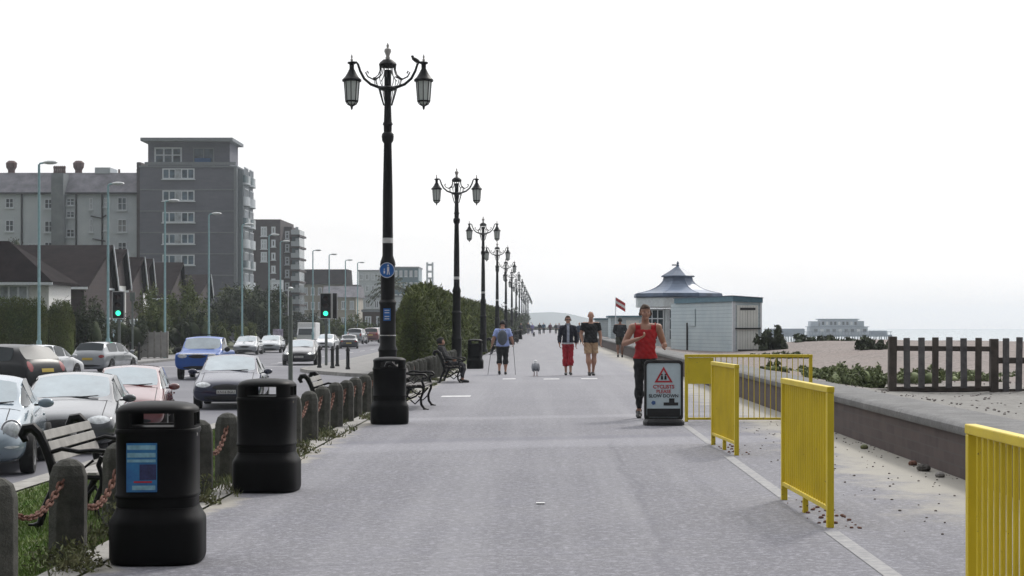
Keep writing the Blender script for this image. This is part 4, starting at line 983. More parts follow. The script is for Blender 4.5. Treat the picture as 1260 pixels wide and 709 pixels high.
# ================================================================== PEOPLE
skin = mat('skin', (.42, .23, .16), .6, var=.08, scale=10); skin2 = mat('tanned skin', (.26, .13, .085), .6, var=.08, scale=10)
def cloth(name, col, var=.15): return mat(name, col, .9, var=var, scale=7, bump=.3, bscale=18)
def lerp(a, b_, u): return Vector(a)+(Vector(b_)-Vector(a))*u
def make_person(name, label, loc, rz, H, joints, garments, skinm, vox=.018, hair=None, face=True, extra=None, fat=1.0, group=None, girth=1.0):
    """joints: positions for a 1.75 m figure facing -Y; garments: list (part_name, material, offset, test(seg, u, co))"""
    k = H/1.75
    J = dict(pelvis=(0, 0, .96), waist=(0, -.01, 1.10), chest=(0, 0, 1.30), neck=(0, .015, 1.47), head=(0, -.015, 1.635))
    J.update(joints)
    t_ = thing(name, label, 'person', loc, rz, group)
    V_ = {a: Vector(b_) for a, b_ in J.items()}
    segs = []   # (name, a, b, ra, rb)
    def S(nm, a, b_, ra, rb): segs.append((nm, Vector(a), Vector(b_), ra, rb))
    f = fat*girth
    mb = MB()
    pel, wai, che, nek, hd = (V_[n_] for n_ in ('pelvis', 'waist', 'chest', 'neck', 'head'))
    sh = {s: V_['sh'+s] for s in 'LR'}; hp = {s: V_['hip'+s] for s in 'LR'}
    side = (sh['R']-sh['L']).normalized()
    rotz = math.atan2(side.y, side.x); RM = Matrix.Rotation(rotz, 4, 'Z')
    def blob(c, r, M=RM): mb.ell(c, r, 16, 11, M=M)
    blob(pel, (.165*f, .125*f, .13)); blob(lerp(pel, wai, .5), (.155*f, .115*f, .12)); blob(wai, (.145*f, .108*f, .13)); blob(lerp(wai, che, .5), (.155*f, .115*f, .13)); blob(che, (.170*f, .120*f, .15)); blob(lerp(che, nek, .5), (.165, .098, .09))
    for nm, a, b_ in (('torso', pel, wai), ('torso', wai, che), ('torso', che, lerp(che, nek, .6))): S(nm, a, b_, .16*f, .16*f)
    def limb(nm, pts, rs):
        for i in range(len(pts)-1):
            a, b_ = Vector(pts[i]), Vector(pts[i+1]); S(nm[i], a, b_, rs[i], rs[i+1])
            m_ = 9; path = [a+(b_-a)*(u/m_) for u in range(m_+1)]
            rr = []
            for u in range(m_+1):
                w = u/m_; r = rs[i]*(1-w)+rs[i+1]*w
                bulge = {'thigh': .07, 'calf': .22*math.exp(-((w-.3)/.2)**2)*2.2, 'upper_arm': .12, 'forearm': .15}.get(nm[i], 0)
                rr.append(r*(1+bulge*(math.sin(math.pi*w) if nm[i] != 'calf' else 1)))
            mb.tube(path, rr, 12); 
            for p, r in ((a, rs[i]), (b_, rs[i+1])): mb.ell(p, (r, r, r), 12, 8)
    limb(['neck'], [lerp(nek, hd, -.25), lerp(nek, hd, .6)], [.062, .056])
    hm = Matrix.Rotation(V_.get('headturn', Vector((0, 0, 0))).z, 4, 'Z') @ Matrix.Rotation(V_.get('headturn', Vector((0, 0, 0))).x, 4, 'X')
    H_ = lambda x, y, z: hd+(hm @ Vector((x, y, z)))
    mb.ell(H_(0, .012, .03), (.078, .098, .092), 18, 12, M=hm); mb.ell(H_(0, -.025, -.035), (.058, .068, .085), 16, 10, M=hm)
    mb.ell(H_(0, -.102, -.012), (.013, .020, .026), 8, 6, M=hm); mb.ell(H_(0, -.078, -.088), (.026, .022, .022), 8, 6, M=hm)
    for s in (-1, 1): mb.ell(H_(s*.080, .01, -.005), (.012, .022, .033), 8, 6, M=hm); mb.ell(H_(s*.045, -.055, -.03), (.025, .03, .03), 8, 6, M=hm)
    S('head', H_(0, 0, -.04), H_(0, 0, .04), .085, .09)
    for s in 'LR':
        limb(['shoulder'], [lerp(che, nek, .45)+(sh[s]-che)*.3, sh[s]], [.07, .062*f])
        limb(['upper_arm', 'forearm'], [sh[s], V_['el'+s], V_['wr'+s]], [.055*f, .042*f, .027])
        w = V_['wr'+s]; d = (w-V_['el'+s]).normalized(); h2 = V_.get('ha'+s, w+d*.09)
        dd = (h2-w).normalized(); sx = dd.cross(Vector((1, 0, .2)) if abs(dd.x) < .8 else Vector((0, 0, 1))).normalized(); nz = sx.cross(dd).normalized()
        pc = w+dd*.045
        T3 = Matrix((sx, nz, dd)).transposed().to_4x4()
        mb.ell(pc, (.040, .018, .052), 12, 8, M=T3); S('hand', w+dd*.02, w+dd*.15, .035, .025)
        curl = V_.get('curl', Vector((0, 0, .9))).z
        for q_, (ox, ln) in enumerate(((-.030, .065), (-.010, .078), (.011, .073), (.031, .056))):
            p = pc+dd*.04+sx*ox; pts = [p]; ang = 0
            for jn in range(3):
                ang += curl*.55; p = p+(dd*math.cos(ang)+nz*math.sin(ang))*(ln/3); pts.append(p)
            mb.tube(pts, [.0105, .010, .009, .0075], 7); mb.ell(pts[-1], (.0078,)*3, 6, 5)
        p = pc-sx*.036-dd*.015; mb.tube([p, p-sx*.018+dd*.025+nz*.008, p-sx*.012+dd*.05+nz*.022], [.013, .0115, .009], 7)
        limb(['hip'], [lerp(pel, hp[s], .5), hp[s]], [.09*f, .088*f])
        limb(['thigh', 'calf'], [hp[s], V_['kn'+s], V_['an'+s]], [.088*f, .056*f, .036])
        a = V_['an'+s]; to = V_['to'+s]; fd = (to-a); fh = Vector((fd.x, fd.y, 0)).normalized()
        heel = a-fh*.045+Vector((0, 0, -.045)) if 'heel'+s not in V_ else V_['heel'+s]
        ball = lerp(heel, to, .68)
        limb(['foot', 'foot', 'foot'], [a+Vector((0, 0, -.01)), heel+Vector((0, 0, .005)), ball, to], [.036, .036, .038, .026])
    mb.v = [tuple(Vector(v)*k) for v in mb.v]
    o = mb.build('body', skinm, None); rm = o.modifiers.new('r', 'REMESH'); rm.mode = 'VOXEL'; rm.voxel_size = vox
    sm = o.modifiers.new('s', 'SMOOTH'); sm.factor = .5; sm.iterations = 3 if vox < .02 else 2
    me = tomesh(o); COL.objects.unlink(o); bpy.data.objects.remove(o)
    me.name = 'body'; me.polygons.foreach_set('use_smooth', [True]*len(me.polygons)); me.materials.clear(); me.materials.append(skinm)
    zmin = min(v.co.z for v in me.vertices)
    bo = bpy.data.objects.new('body', me); COL.objects.link(bo); setpar(bo, t_)
    # classify
    P = np.array([v.co[:] for v in me.vertices])/k; Nn = np.array([v.normal[:] for v in me.vertices])
    best = np.full(len(P), 9e9); idx = np.zeros(len(P), int); uu = np.zeros(len(P))
    for i, (nm, a, b_, ra, rb) in enumerate(segs):
        a = np.array(a); ab = np.array(b_)-a; L2 = max(1e-9, ab @ ab); u = np.clip(((P-a) @ ab)/L2, 0, 1)
        d = np.linalg.norm(P-(a+u[:, None]*ab), axis=1)-(ra*(1-u)+rb*u)
        m_ = d < best; best[m_] = d[m_]; idx[m_] = i; uu[m_] = u[m_]
    nms = [segs[i][0] for i in idx]
    polys = [tuple(p.vertices) for p in me.polygons]
    for (pn, m_, off, test) in garments:
        ok = np.array([test(nms[i], uu[i], P[i]) for i in range(len(P))])
        fs = [p for p in polys if all(ok[j] for j in p)]
        if not fs: continue
        used = sorted({j for p in fs for j in p}); mp_ = {j: i for i, j in enumerate(used)}
        vs = []
        for j in used:
            wv = math.sin(P[j][2]*48+P[j][0]*31)*math.sin(P[j][0]*37+P[j][1]*29+P[j][2]*9)
            oo = off(P[j]) if callable(off) else off
            vs.append(tuple((P[j]+Nn[j]*(oo+.007*wv))*k))
        gm = bpy.data.meshes.new(pn); gm.from_pydata(vs, [], [tuple(mp_[j] for j in p) for p in fs]); gm.materials.append(m_); gm.polygons.foreach_set('use_smooth', [True]*len(fs))
        g = bpy.data.objects.new(pn, gm); COL.objects.link(g); setpar(g, t_)
        sl_ = g.modifiers.new('thick', 'SOLIDIFY'); sl_.thickness = .006; sl_.offset = -1
    if face:
        for s in (-1, 1): MB().ell(H_(s*.032, -.083, .008)*k, (.012, .006, .006), 8, 6, M=hm).build('eye', black, t_, smooth=True)
        MB().ell(H_(0, -.088, -.055)*k, (.022, .006, .005), 8, 6, M=hm).build('mouth', mat('lip', (.20, .07, .06), .6), t_)
    return t_, H_, k
def up(n_, u, c): return n_ in ('torso', 'shoulder')
STAND = dict(shL=(-.19, 0, 1.41), shR=(.19, 0, 1.41), elL=(-.25, .03, 1.13), elR=(.25, .03, 1.13), wrL=(-.26, -.04, .89), wrR=(.26, -.04, .89),
             hipL=(-.09, 0, .93), hipR=(.09, 0, .93), knL=(-.10, -.02, .50), knR=(.10, -.02, .50), anL=(-.10, .02, .09), anR=(.10, .02, .09), toL=(-.11, -.15, .028), toR=(.11, -.15, .028))
def pose(**kw): d = dict(STAND); d.update(kw); return d
def hair_test(zmin_, ymin=-.045):
    return lambda n_, u, c: n_ == 'head' and ((c[1] > ymin and c[2] > 1.60+zmin_) or c[2] > 1.70)
shoe = mat('dark shoe', (.02, .02, .022), .6); shoew = mat('pale shoe', (.5, .5, .52), .6)
hairb = mat('brown hair', (.06, .035, .02), .8, var=.3, scale=30); hairg = mat('short grey hair', (.20, .17, .15), .8, var=.3, scale=30); hairk = mat('dark hair', (.015, .013, .012), .8)
feet = lambda n_, u, c: n_ == 'foot'
# --- runner
red = cloth('red running vest', (.36, .008, .012)); 
J = pose(shL=(-.20, 0, 1.41), shR=(.20, 0, 1.41), elL=(-.33, -.02, 1.16), wrL=(-.13, -.25, 1.24), haL=(-.05, -.29, 1.28), elR=(.30, .08, 1.14), wrR=(.27, -.17, 1.10), haR=(.25, -.26, 1.13),
         hipL=(-.09, 0, .93), hipR=(.09, 0, .93), knL=(-.09, .02, .50), anL=(-.08, .16, .13), toL=(-.09, .05, .028), heelL=(-.08, .20, .11), knR=(.07, -.17, .55), anR=(.06, -.02, .17), toR=(.06, -.17, .11), headturn=(-.05, 0, .1))
run, H_, k = make_person('person', 'running person in a red sleeveless top and black leggings beside the board sign', (PX(794, 27.0), 27.0, -.01), R(3), 1.80, J, [
    ('vest', red, .012, lambda n_, u, c: (n_ in ('torso', 'hip') and c[2] > .93 and c[2] < 1.445 and not (abs(c[0]) < .075 and c[2] > 1.375 and c[1] < 0) and not (abs(c[0]) < .06 and c[2] > 1.42)) or (n_ == 'shoulder' and u < .75 and abs(c[0]) > .07) or (n_ == 'thigh' and c[2] > .93)),
    ('leggings', cloth('black leggings', (.010, .010, .012)), .007, lambda n_, u, c: (n_ in ('thigh', 'calf') and (n_ != 'calf' or u < .9) and c[2] < .95) or (n_ in ('torso', 'hip') and c[2] < .95)),
    ('shoe', shoe, .008, feet),
    ('hair', hairb, .012, lambda n_, u, c: n_ == 'head' and ((c[1] > -.03 and c[2] > 1.60) or c[2] > 1.695)),
    ], mat('runner skin', (.36, .19, .13), .55, var=.1, scale=10), vox=.0105)
mb = MB().tube([lerp(Vector(J['wrL']), Vector(J['elL']), .12)*k+Vector((0, 0, dz)) for dz in (-.001, .001)], .034, 10); mb.build('wristband', whitem, run)
# --- woman with red trousers
J = pose(shL=(-.175, 0, 1.40), shR=(.175, 0, 1.40), elL=(-.25, .02, 1.13), wrL=(-.25, -.07, .92), elR=(.25, .05, 1.14), wrR=(.24, .02, .91), hipL=(-.085, 0, .93), hipR=(.085, 0, .93), knL=(-.075, -.05, .50), anL=(-.06, .02, .09), toL=(-.07, -.13, .03), knR=(.07, -.08, .51), anR=(.07, -.16, .10), toR=(.08, -.30, .05))
navy = cloth('navy jacket', (.014, .016, .028))
wr_, H_, k = make_person('person', 'walking person in a dark jacket and bright red cropped trousers', (PX(699, 50), 50.3, 0), R(2), 1.74, J, [
    ('shirt', cloth('pale shirt', (.42, .46, .55)), .008, lambda n_, u, c: n_ == 'torso' and c[2] > .93),
    ('jacket', navy, lambda c: .022, lambda n_, u, c: (n_ in ('torso', 'shoulder', 'upper_arm', 'hip') and c[2] > .96 and not (c[1] < -.02 and abs(c[0]) < .035+.0*c[2])) or (n_ == 'forearm' and u < .85)),
    ('shirt_hem', whitem, .018, lambda n_, u, c: n_ in ('torso', 'hip', 'thigh') and .915 < c[2] < .955),
    ('trousers', cloth('bright red trousers', (.36, .008, .022)), lambda c: .012+.018*max(0, min(1, (.8-c[2])/.4)), lambda n_, u, c: (n_ in ('thigh', 'hip') and c[2] < .93) or (n_ == 'calf' and u < .55) or (n_ == 'torso' and c[2] < .93)),
    ('shoe', shoe, .008, feet),
    ('hair', hairb, .014, hair_test(.02))], skin, vox=.015, girth=1.0, group='two people walking side by side')
mb = MB(); [mb.ell((H_(s*.032, -.09, .010))*k, (.026, .008, .018), 10, 6) for s in (-1, 1)]; mb.box(tuple(H_(0, -.098, .014)*k), (.03, .005, .005)); mb.build('sunglasses', black, wr_)
# --- man with black shirt and shorts
J = pose(elL=(-.27, .03, 1.13), wrL=(-.24, -.10, .93), elR=(.27, .05, 1.13), wrR=(.27, -.03, .90), knL=(-.08, -.10, .51), anL=(-.05, -.14, .10), toL=(-.05, -.30, .035), knR=(.09, -.02, .50), anR=(.07, .06, .10), toR=(.08, -.10, .03))
mn, H_, k = make_person('person', 'walking person in a black short sleeved shirt and beige shorts', (PX(727, 50), 50, 0), R(4), 1.86, J, [
    ('shirt', cloth('black shirt', (.009, .009, .011)), .018, lambda n_, u, c: (n_ in ('torso', 'shoulder', 'hip', 'thigh') and c[2] > .90 and c[2] < 1.455 and not (n_ == 'torso' and abs(c[0]) < .06 and c[2] > 1.42) and abs(c[0]) < .32) or (n_ == 'upper_arm' and u < .62)),
    ('shorts', cloth('beige shorts', (.42, .28, .17)), lambda c: .014+.03*max(0, (.85-c[2])/.3), lambda n_, u, c: (n_ in ('thigh', 'hip', 'torso') and .60 < c[2] < .92)),
    ('shoe', shoe, .010, feet), ('hair', hairg, .006, lambda n_, u, c: n_ == 'head' and c[1] > 0 and c[2] > 1.62)], skin, vox=.015, girth=1.1, group='two people walking side by side')
# --- woman seen from behind with backpack and poles
J = pose(shL=(-.18, 0, 1.38), shR=(.18, 0, 1.38), elL=(-.29, .03, 1.12), wrL=(-.32, -.10, .98), elR=(.29, .05, 1.12), wrR=(.34, -.02, .93), knL=(-.09, -.05, .50), anL=(-.09, .0, .09), toL=(-.09, -.15, .03), knR=(.10, .02, .50), anR=(.10, .14, .12), toR=(.10, .0, .03), head=(0, -.03, 1.60))
wb, H_, k = make_person('person', 'person seen from behind in a lilac shirt with grey backpack and walking poles', (PX(618.5, 51), 51, 0), R(178), 1.64, J, [
    ('shirt', cloth('lilac blue shirt', (.32, .40, .72)), .022, lambda n_, u, c: (n_ in ('torso', 'shoulder', 'hip') and c[2] > .90 and c[2] < 1.45 and abs(c[0]) < .3) or (n_ == 'upper_arm' and u < .7)),
    ('leggings', cloth('black leggings', (.010, .010, .012)), .010, lambda n_, u, c: (n_ in ('thigh', 'hip', 'torso') and c[2] < .92) or (n_ == 'calf' and u < .45)),
    ('shoe', shoe, .008, feet), ('hair', hairk, .016, lambda n_, u, c: n_ == 'head' and (c[1] > -.05) and c[2] > 1.55)], skin, vox=.015, girth=1.22)
bp = MB().ell((0, .20*k, 1.18*k), (.15, .10, .23), 16, 12).build('backpack', mat('grey backpack cloth', (.10, .115, .14), .9, var=.2), wb, smooth=True)
mb = MB(); [mb.tube([(s*.09, .12*k, 1.40*k), (s*.10, 0, 1.46*k), (s*.10, -.13, 1.30*k), (s*.1, -.1, 1.1*k)], .014, 6) for s in (-1, 1)]; mb.build('strap', mat('grey backpack cloth', (.1, .1, .1)), bp)
for s, w in ((-1, 'wrL'), (1, 'wrR')):
    a = Vector(J[w])*k+Vector((0, -.07, .02)); p_ = thing('walking_pole', 'thin dark walking pole in the '+('right' if s < 0 else 'left')+' hand of the backpack wearer', 'walking pole', (0, 0, 0))
    T = Matrix.Translation(wb.location) @ Matrix.Rotation(wb.rotation_euler.z, 4, 'Z'); a2 = T @ a; b2_ = T @ Vector((a.x+s*.10, a.y+.45, 0.0))
    MB().cyl(a2+Vector((0, 0, .06)), b2_, .008, n=6).build('shaft', mat('pole grey', (.08, .08, .09), .4), p_); MB().cyl(a2+Vector((0, 0, -.05)), a2+Vector((0, 0, .09)), .016, n=8).build('grip', black, p_)
# --- dark clothed man walking away
J = pose(elL=(-.27, .0, 1.15), wrL=(-.19, -.17, 1.05), elR=(.27, .0, 1.15), wrR=(.19, -.17, 1.05), knR=(.10, .03, .5), anR=(.09, .15, .12), toR=(.09, .02, .03), knL=(-.09, -.08, .51), anL=(-.09, -.08, .10), toL=(-.09, -.24, .03))
make_person('person', 'person walking away in a dark top and olive shorts, behind the runner', (PX(763, 78), 78, 0), R(176), 1.80, J, [
    ('jumper', cloth('dark jumper', (.012, .014, .018)), .022, lambda n_, u, c: (n_ in ('torso', 'shoulder', 'hip') and c[2] > .90 and c[2] < 1.45 and abs(c[0]) < .3) or n_ == 'upper_arm' or (n_ == 'forearm' and u < .9)),
    ('shorts', cloth('olive shorts', (.05, .05, .035)), .022, lambda n_, u, c: (n_ in ('thigh', 'hip', 'torso') and .55 < c[2] < .92)),
    ('shoe', shoe, .010, feet), ('hair', hairk, .012, lambda n_, u, c: n_ == 'head' and c[1] > -.04 and c[2] > 1.58)], skin2, vox=.022, girth=1.1)
# --- sitting person on the far bench (facing the path, +X)
J = dict(pelvis=(0, .02, .52), waist=(0, .07, .66), chest=(0, .14, .83), neck=(0, .18, .99), head=(0, .17, 1.13), shL=(-.18, .15, .94), shR=(.18, .15, .94), elL=(-.27, .02, .72), elR=(.34, .26, .86), wrL=(-.14, -.18, .64), wrR=(.24, .26, 1.07),
         hipL=(-.09, 0, .50), hipR=(.09, 0, .50), knL=(-.13, -.42, .50), knR=(.12, -.44, .48), anL=(-.12, -.46, .09), anR=(.14, -.40, .09), toL=(-.13, -.62, .03), toR=(.15, -.57, .03), headturn=(-.1, 0, .4))
make_person('person', 'dark clothed person sitting sideways on the farther promenade bench', (-2.47, 44.0, 0), R(84), 1.62, J, [
    ('jacket', cloth('dark jacket', (.020, .020, .022)), .02, lambda n_, u, c: (n_ in ('torso', 'shoulder') and c[2] > .52) or n_ == 'upper_arm' or (n_ == 'forearm' and u < .85)),
    ('trousers', cloth('dark trousers', (.022, .022, .028)), .014, lambda n_, u, c: n_ in ('thigh', 'hip') or (n_ == 'calf' and u < .9) or (n_ == 'torso' and c[2] < .52)),
    ('shoe', shoe, .008, feet), ('hair', hairk, .015, lambda n_, u, c: n_ == 'head' and (c[1] > .13 and c[2] > 1.08 or c[2] > 1.19))], skin, vox=.015)
# --- far walkers
cols = [(.02, .02, .03), (.03, .03, .05), (.20, .18, .40), (.015, .015, .02), (.05, .10, .16), (.10, .03, .05), (.02, .02, .02), (.25, .24, .28), (.03, .05, .09)]
far = [(641, 215, 'in black at the end of the hedge walking a dog'), (650, 250, 'in dark clothes, first right of the hedge end'), (655, 262, 'in navy, left of the purple one'), (664, 245, 'in black, middle of the distant group'), (669, 268, 'in a purple top in the distant group'), (677, 275, 'in a teal top, right of the distant group'), (684, 262, 'in dark red just left of the red trousered walker'), (688, 240, 'in dark clothes right beside the red trousered walker'), (713, 130, 'in pale grey half hidden between the walking pair')]
for i, (px, D, lb) in enumerate(far):
    s_ = 1 if i % 2 else -1
    J = pose(knL=(-.09, -.08*s_, .5), anL=(-.09, -.1*s_, .1), toL=(-.09, -.1*s_-.15, .03), knR=(.09, .05*s_-.03, .5), anR=(.09, .14*s_, .1), toR=(.09, .14*s_-.15, .03), wrL=(-.25, .1*s_-.04, .90), wrR=(.25, -.12*s_-.04, .9))
    c1, c2 = cols[i], cols[(i*4+3) % 9]
    make_person('person', 'tiny distant person '+lb, (PX(px, D), D, 0), R(0 if i % 3 else 180), random.uniform(1.65, 1.85), J, [
        ('top', cloth(f'far top {i}', c1), .02, lambda n_, u, c: (n_ in ('torso', 'shoulder', 'hip') and c[2] > .92) or n_ == 'upper_arm' or (n_ == 'forearm' and u < .6)),
        ('trousers', cloth(f'far trousers {i}', tuple(q*.5+.01 for q in c2)), .016, lambda n_, u, c: (n_ in ('thigh', 'hip', 'torso') and c[2] < .92) or (n_ == 'calf' and u < .9))], skin, vox=.035, face=False)
# --- gull standing on the path
t_ = thing('gull', 'grey backed white headed gull standing on the promenade', 'bird', at(659, 463, 49.3), R(182)); t_.scale = (1.35, 1.0, 1.05)
mb = MB(); mb.ell((0, .03, .24), (.075, .17, .085), 14, 10, M=Matrix.Rotation(R(-28), 4, 'X')); mb.tube([(0, -.06, .29), (0, -.10, .35), (0, -.11, .39)], [.055, .042, .036], 10); mb.ell((0, -.125, .405), (.038, .052, .040), 12, 8)
o = mb.build('tmp', whitem, None); o.modifiers.new('r', 'REMESH').mode = 'VOXEL'; o.modifiers[0].voxel_size = .012; me = tomesh(o); COL.objects.unlink(o); bpy.data.objects.remove(o)
me.polygons.foreach_set('use_smooth', [True]*len(me.polygons)); bo_ = bpy.data.objects.new('body', me); COL.objects.link(bo_); setpar(bo_, t_)
gg = mat('gull wing grey', (.13, .14, .16), .8); 
for s in (-1, 1): MB().ell((s*.055, .08, .245), (.035, .20, .075), 12, 8, M=Matrix.Rotation(R(-30), 4, 'X')).build('wing', gg, t_, smooth=True)
MB().ell((0, .10, .262), (.062, .19, .070), 12, 8, M=Matrix.Rotation(R(-30), 4, 'X')).build('back', gg, t_, smooth=True)
MB().cyl((0, -.165, .40), (0, -.215, .388), .012, .004, 8).build('beak', mat('beak yellow', (.45, .28, .03)), t_)
for s in (-1, 1):
    lg = MB().cyl((s*.03, .0, .17), (s*.03, -.01, .01), .009, n=6).build('leg', mat('gull leg', (.25, .14, .12)), t_); MB().prism([(s*.03-.03, -.07, .002), (s*.03+.03, -.07, .002), (s*.03, .01, .002)], (0, 0, .006)).build('foot', mat('gull leg', (.25, .14, .12)), lg)
def small_bird(label, loc, rz, s=1):
    t_ = thing('small_bird', label, 'bird', loc, rz)
    MB().ell((0, 0, .09*s), (.045*s, .12*s, .05*s), 10, 8, M=Matrix.Rotation(R(-25), 4, 'X')).build('body', hairk, t_, smooth=True)
    MB().ell((0, -.09*s, .17*s), (.032*s, .04*s, .03*s), 8, 6).build('head', hairk, t_, smooth=True); MB().prism([(-.02*s, .08*s, .06*s), (.02*s, .08*s, .06*s), (.03*s, .22*s, .0), (-.03*s, .22*s, .0)], (0, 0, .012)).build('tail', hairk, t_)
    MB().cyl((.01, 0, .06*s), (.01, 0, 0), .006, n=5).build('leg', hairk, t_)
small_bird('dark bird perched on the right lantern arm of the nearest lamp', (-3.3+.60, 36.3, 7.03), R(-60), .9)
t_ = thing('dog', 'tiny dark dog far along the promenade beside a distant walker', 'dog', (PX(657, 215), 215, 0), R(10))
mb = MB(); mb.ell((0, .12, .36), (.11, .28, .13)); mb.ell((0, -.2, .5), (.08, .12, .09)); mb.tube([(0, -.05, .4), (0, -.17, .5)], .07); mb.tube([(0, .35, .4), (0, .5, .55)], [.03, .015])
for x in (-.07, .07):
    mb.tube([(x, -.08, .33), (x, -.09, .0)], [.045, .025]); mb.tube([(x, .3, .36), (x, .25, .2), (x, .33, .12), (x, .31, 0)], [.06, .035, .03, .025])
o = mb.build('body', hairk, t_); r_ = o.modifiers.new('r', 'REMESH'); r_.mode = 'VOXEL'; r_.voxel_size = .03
# ================================================================== BEACH SIDE BUILDINGS
boardm, t, b, co = nodemat('pale blue painted boards')
sx = nd(t, 'ShaderNodeSeparateXYZ'); t.links.new(co, sx.inputs[0])
fr = mth(t, 'FRACT', mth(t, 'DIVIDE', sx.outputs[2], .16)); 
c = mixc(t, mapr(t, noise(t, co, 1.2, 5), .3, .7), (.62, .71, .74), (.52, .62, .67))
c = mixc(t, mapr(t, fr, .0, .22, .62, 0), c, (.16, .23, .29))
t.links.new(c, b.inputs['Base Color']); b.inputs['Roughness'].default_value = .6; bumpin(t, b, fr, .6, .03)
cream_door = mat('off white door paint', (.80, .82, .78), .6, var=.05, scale=2); tealf = mat('teal fascia paint', (.09, .19, .25), .6, var=.15); slate = mat('blue grey lead roof', (.08, .12, .19), .5, var=.25, scale=1.5); slate2 = mat('pale lead roof', (.17, .22, .31), .45, var=.2, scale=1.2)
winm = mat('window glass', (.03, .045, .06), .08, var=.3, scale=.6, spec=.6); frame_w = mat('white window frame', (.70, .74, .78), .5, var=.08)
whitebl = mat('white kiosk paint', (.66, .72, .74), .6, var=.08)
# storage hut, corner nearest the camera at (7.95, 71)
th = math.atan2(8, -2.15)-math.pi/2     # local +Y runs along the long side away from us
t_ = thing('beach_hut', 'long pale blue boarded hut with white barred doors on its near end', 'hut', (7.95, 71, .18), th)
Lh, Wh, Hh = 7.9, 1.20, 2.28
MB().b2(0, Wh, 0, Lh, -.4, Hh).build('wall', boardm, t_)
MB().prism([(-.09, -.09, Hh+.002), (Wh+.05, -.09, Hh-.05), (Wh+.05, -.09, Hh+.14), (-.09, -.09, Hh+.22)], (0, Lh-.6, 0)).build('fascia', tealf, t_)
MB().prism([(-.12, -.12, Hh+.222), (Wh+.07, -.12, Hh+.142), (Wh+.07, -.12, Hh+.17), (-.12, -.12, Hh+.25)], (0, Lh-.54, 0)).build('roof', slate, t_)
MB().b2(-.07, .06, -.04, .05, -.3, Hh).build('corner_board', frame_w, t_); MB().b2(Wh-.05, Wh+.03, -.04, .05, -.3, Hh).build('corner_board', frame_w, t_)
MB().b2(-.045, -.01, 4.6, 5.5, 1.25, 2.0).build('hatch', boardm, t_)
MB().b2(-.06, .0, 5.6, 5.68, .1, 1.4).build('drain_pipe', black, t_)
for k in range(2):
    d_ = MB().b2(.12+k*.48, .12+k*.48+.465, -.035, .0, .08, 2.12).build('door', cream_door, t_, bevel=.006)
    mb = MB(); [mb.b2(.13+k*.48+j*.12, .135+k*.48+j*.12, -.038, -.034, .1, 2.1) for j in range(1, 4)]; mb.build('groove', black, d_)
MB().b2(.04, 1.16, -.10, -.05, 1.12, 1.18).build('locking_bar', black, t_); MB().b2(.16, 1.04, -.08, -.04, .22, .28).build('locking_bar', black, t_); MB().b2(.26, .94, -.05, -.038, 1.92, 2.02).build('vent', black, t_)
MB().b2(-.06, -.02, -.03, .02, .0, 1.0).build('dark_post', black, t_)
# octagonal kiosk with its swept pagoda roof
kx, ky, kD = PX(834, 87), 87.0, 87.0
t_ = thing('kiosk', 'octagonal seafront kiosk with swept blue grey pagoda roof and small finial', 'kiosk', (kx, ky, .15))
z0 = .15
def ZK(py): return PZ(py, kD)-z0
MB().lathe([(1.85, -.4), (1.85, ZK(380))], 8, rot=math.pi/8).build('wall', whitebl, t_)
e = 2.20*1.03
MB().lathe([(e*.96, ZK(378.5)), (e, ZK(378)), (e, ZK(367)), (e*.96, ZK(366.8))], 8, rot=math.pi/8).build('fascia', whitebl, t_)
MB().lathe([(e*1.03, ZK(366.6)), (e*1.05, ZK(365)), (e*1.03, ZK(361.5))], 8, rot=math.pi/8).build('gutter', slate, t_)
MB().lathe([(e*1.0, ZK(361.4)), (1.86, ZK(359.6)), (1.48, ZK(357)), (1.18, ZK(353.8)), (.95, ZK(350)), (.80, ZK(346)), (.74, ZK(340.5))], 8, rot=math.pi/8).build('roof', slate2, t_)
MB().lathe([(.90, ZK(341.0)), (.89, ZK(339.6)), (.44, ZK(333.4)), (.16, ZK(329)), (.04, ZK(327))], 8, rot=math.pi/8).build('cap_roof', slate, t_)
MB().lathe([(.05, ZK(328)), (.09, ZK(326.5)), (.04, ZK(325.5)), (.07, ZK(324)), (.01, ZK(321.5))], 8).build('finial', slate, t_); MB().b2(-.30, -.02, -.02, .02, ZK(327), ZK(325.5)).build('weather_vane', slate, t_)
for k in range(8):
    a = math.pi/8+k*math.pi/4+math.pi/8; r = 1.85*math.cos(math.pi/8)+.02
    if math.sin(a) > .5: continue
    M_ = Matrix.Translation((math.cos(a)*r, math.sin(a)*r, 1.35)) @ Matrix.Rotation(a+math.pi/2, 4, 'Z')
    w = MB().box((0, 0, 0), (1.15, .05, 1.5)).build('window', winm, t_); w.matrix_local = M_
    mb = MB(); [mb.box((x, -.035, 0), (.05, .03, 1.5)) for x in (-.57, -.19, .19, .57)]; [mb.box((0, -.037, z), (1.19, .026, .05)) for z in (-.75, -.25, .3, .75)]; mb.build('glazing_bars', frame_w, w)
mb = MB(); 
for k in range(8):
    a = math.pi/8+k*math.pi/4; mb.tube([(math.cos(a)*r_, math.sin(a)*r_, z) for r_, z in ((e, ZK(361.3)), (1.865, ZK(359.5)), (1.485, ZK(356.9)), (1.185, ZK(353.7)), (.955, ZK(349.9)), (.805, ZK(345.9)), (.745, ZK(340.5)))], .014, 5)
mb.build('roof_ridges', slate2, t_)
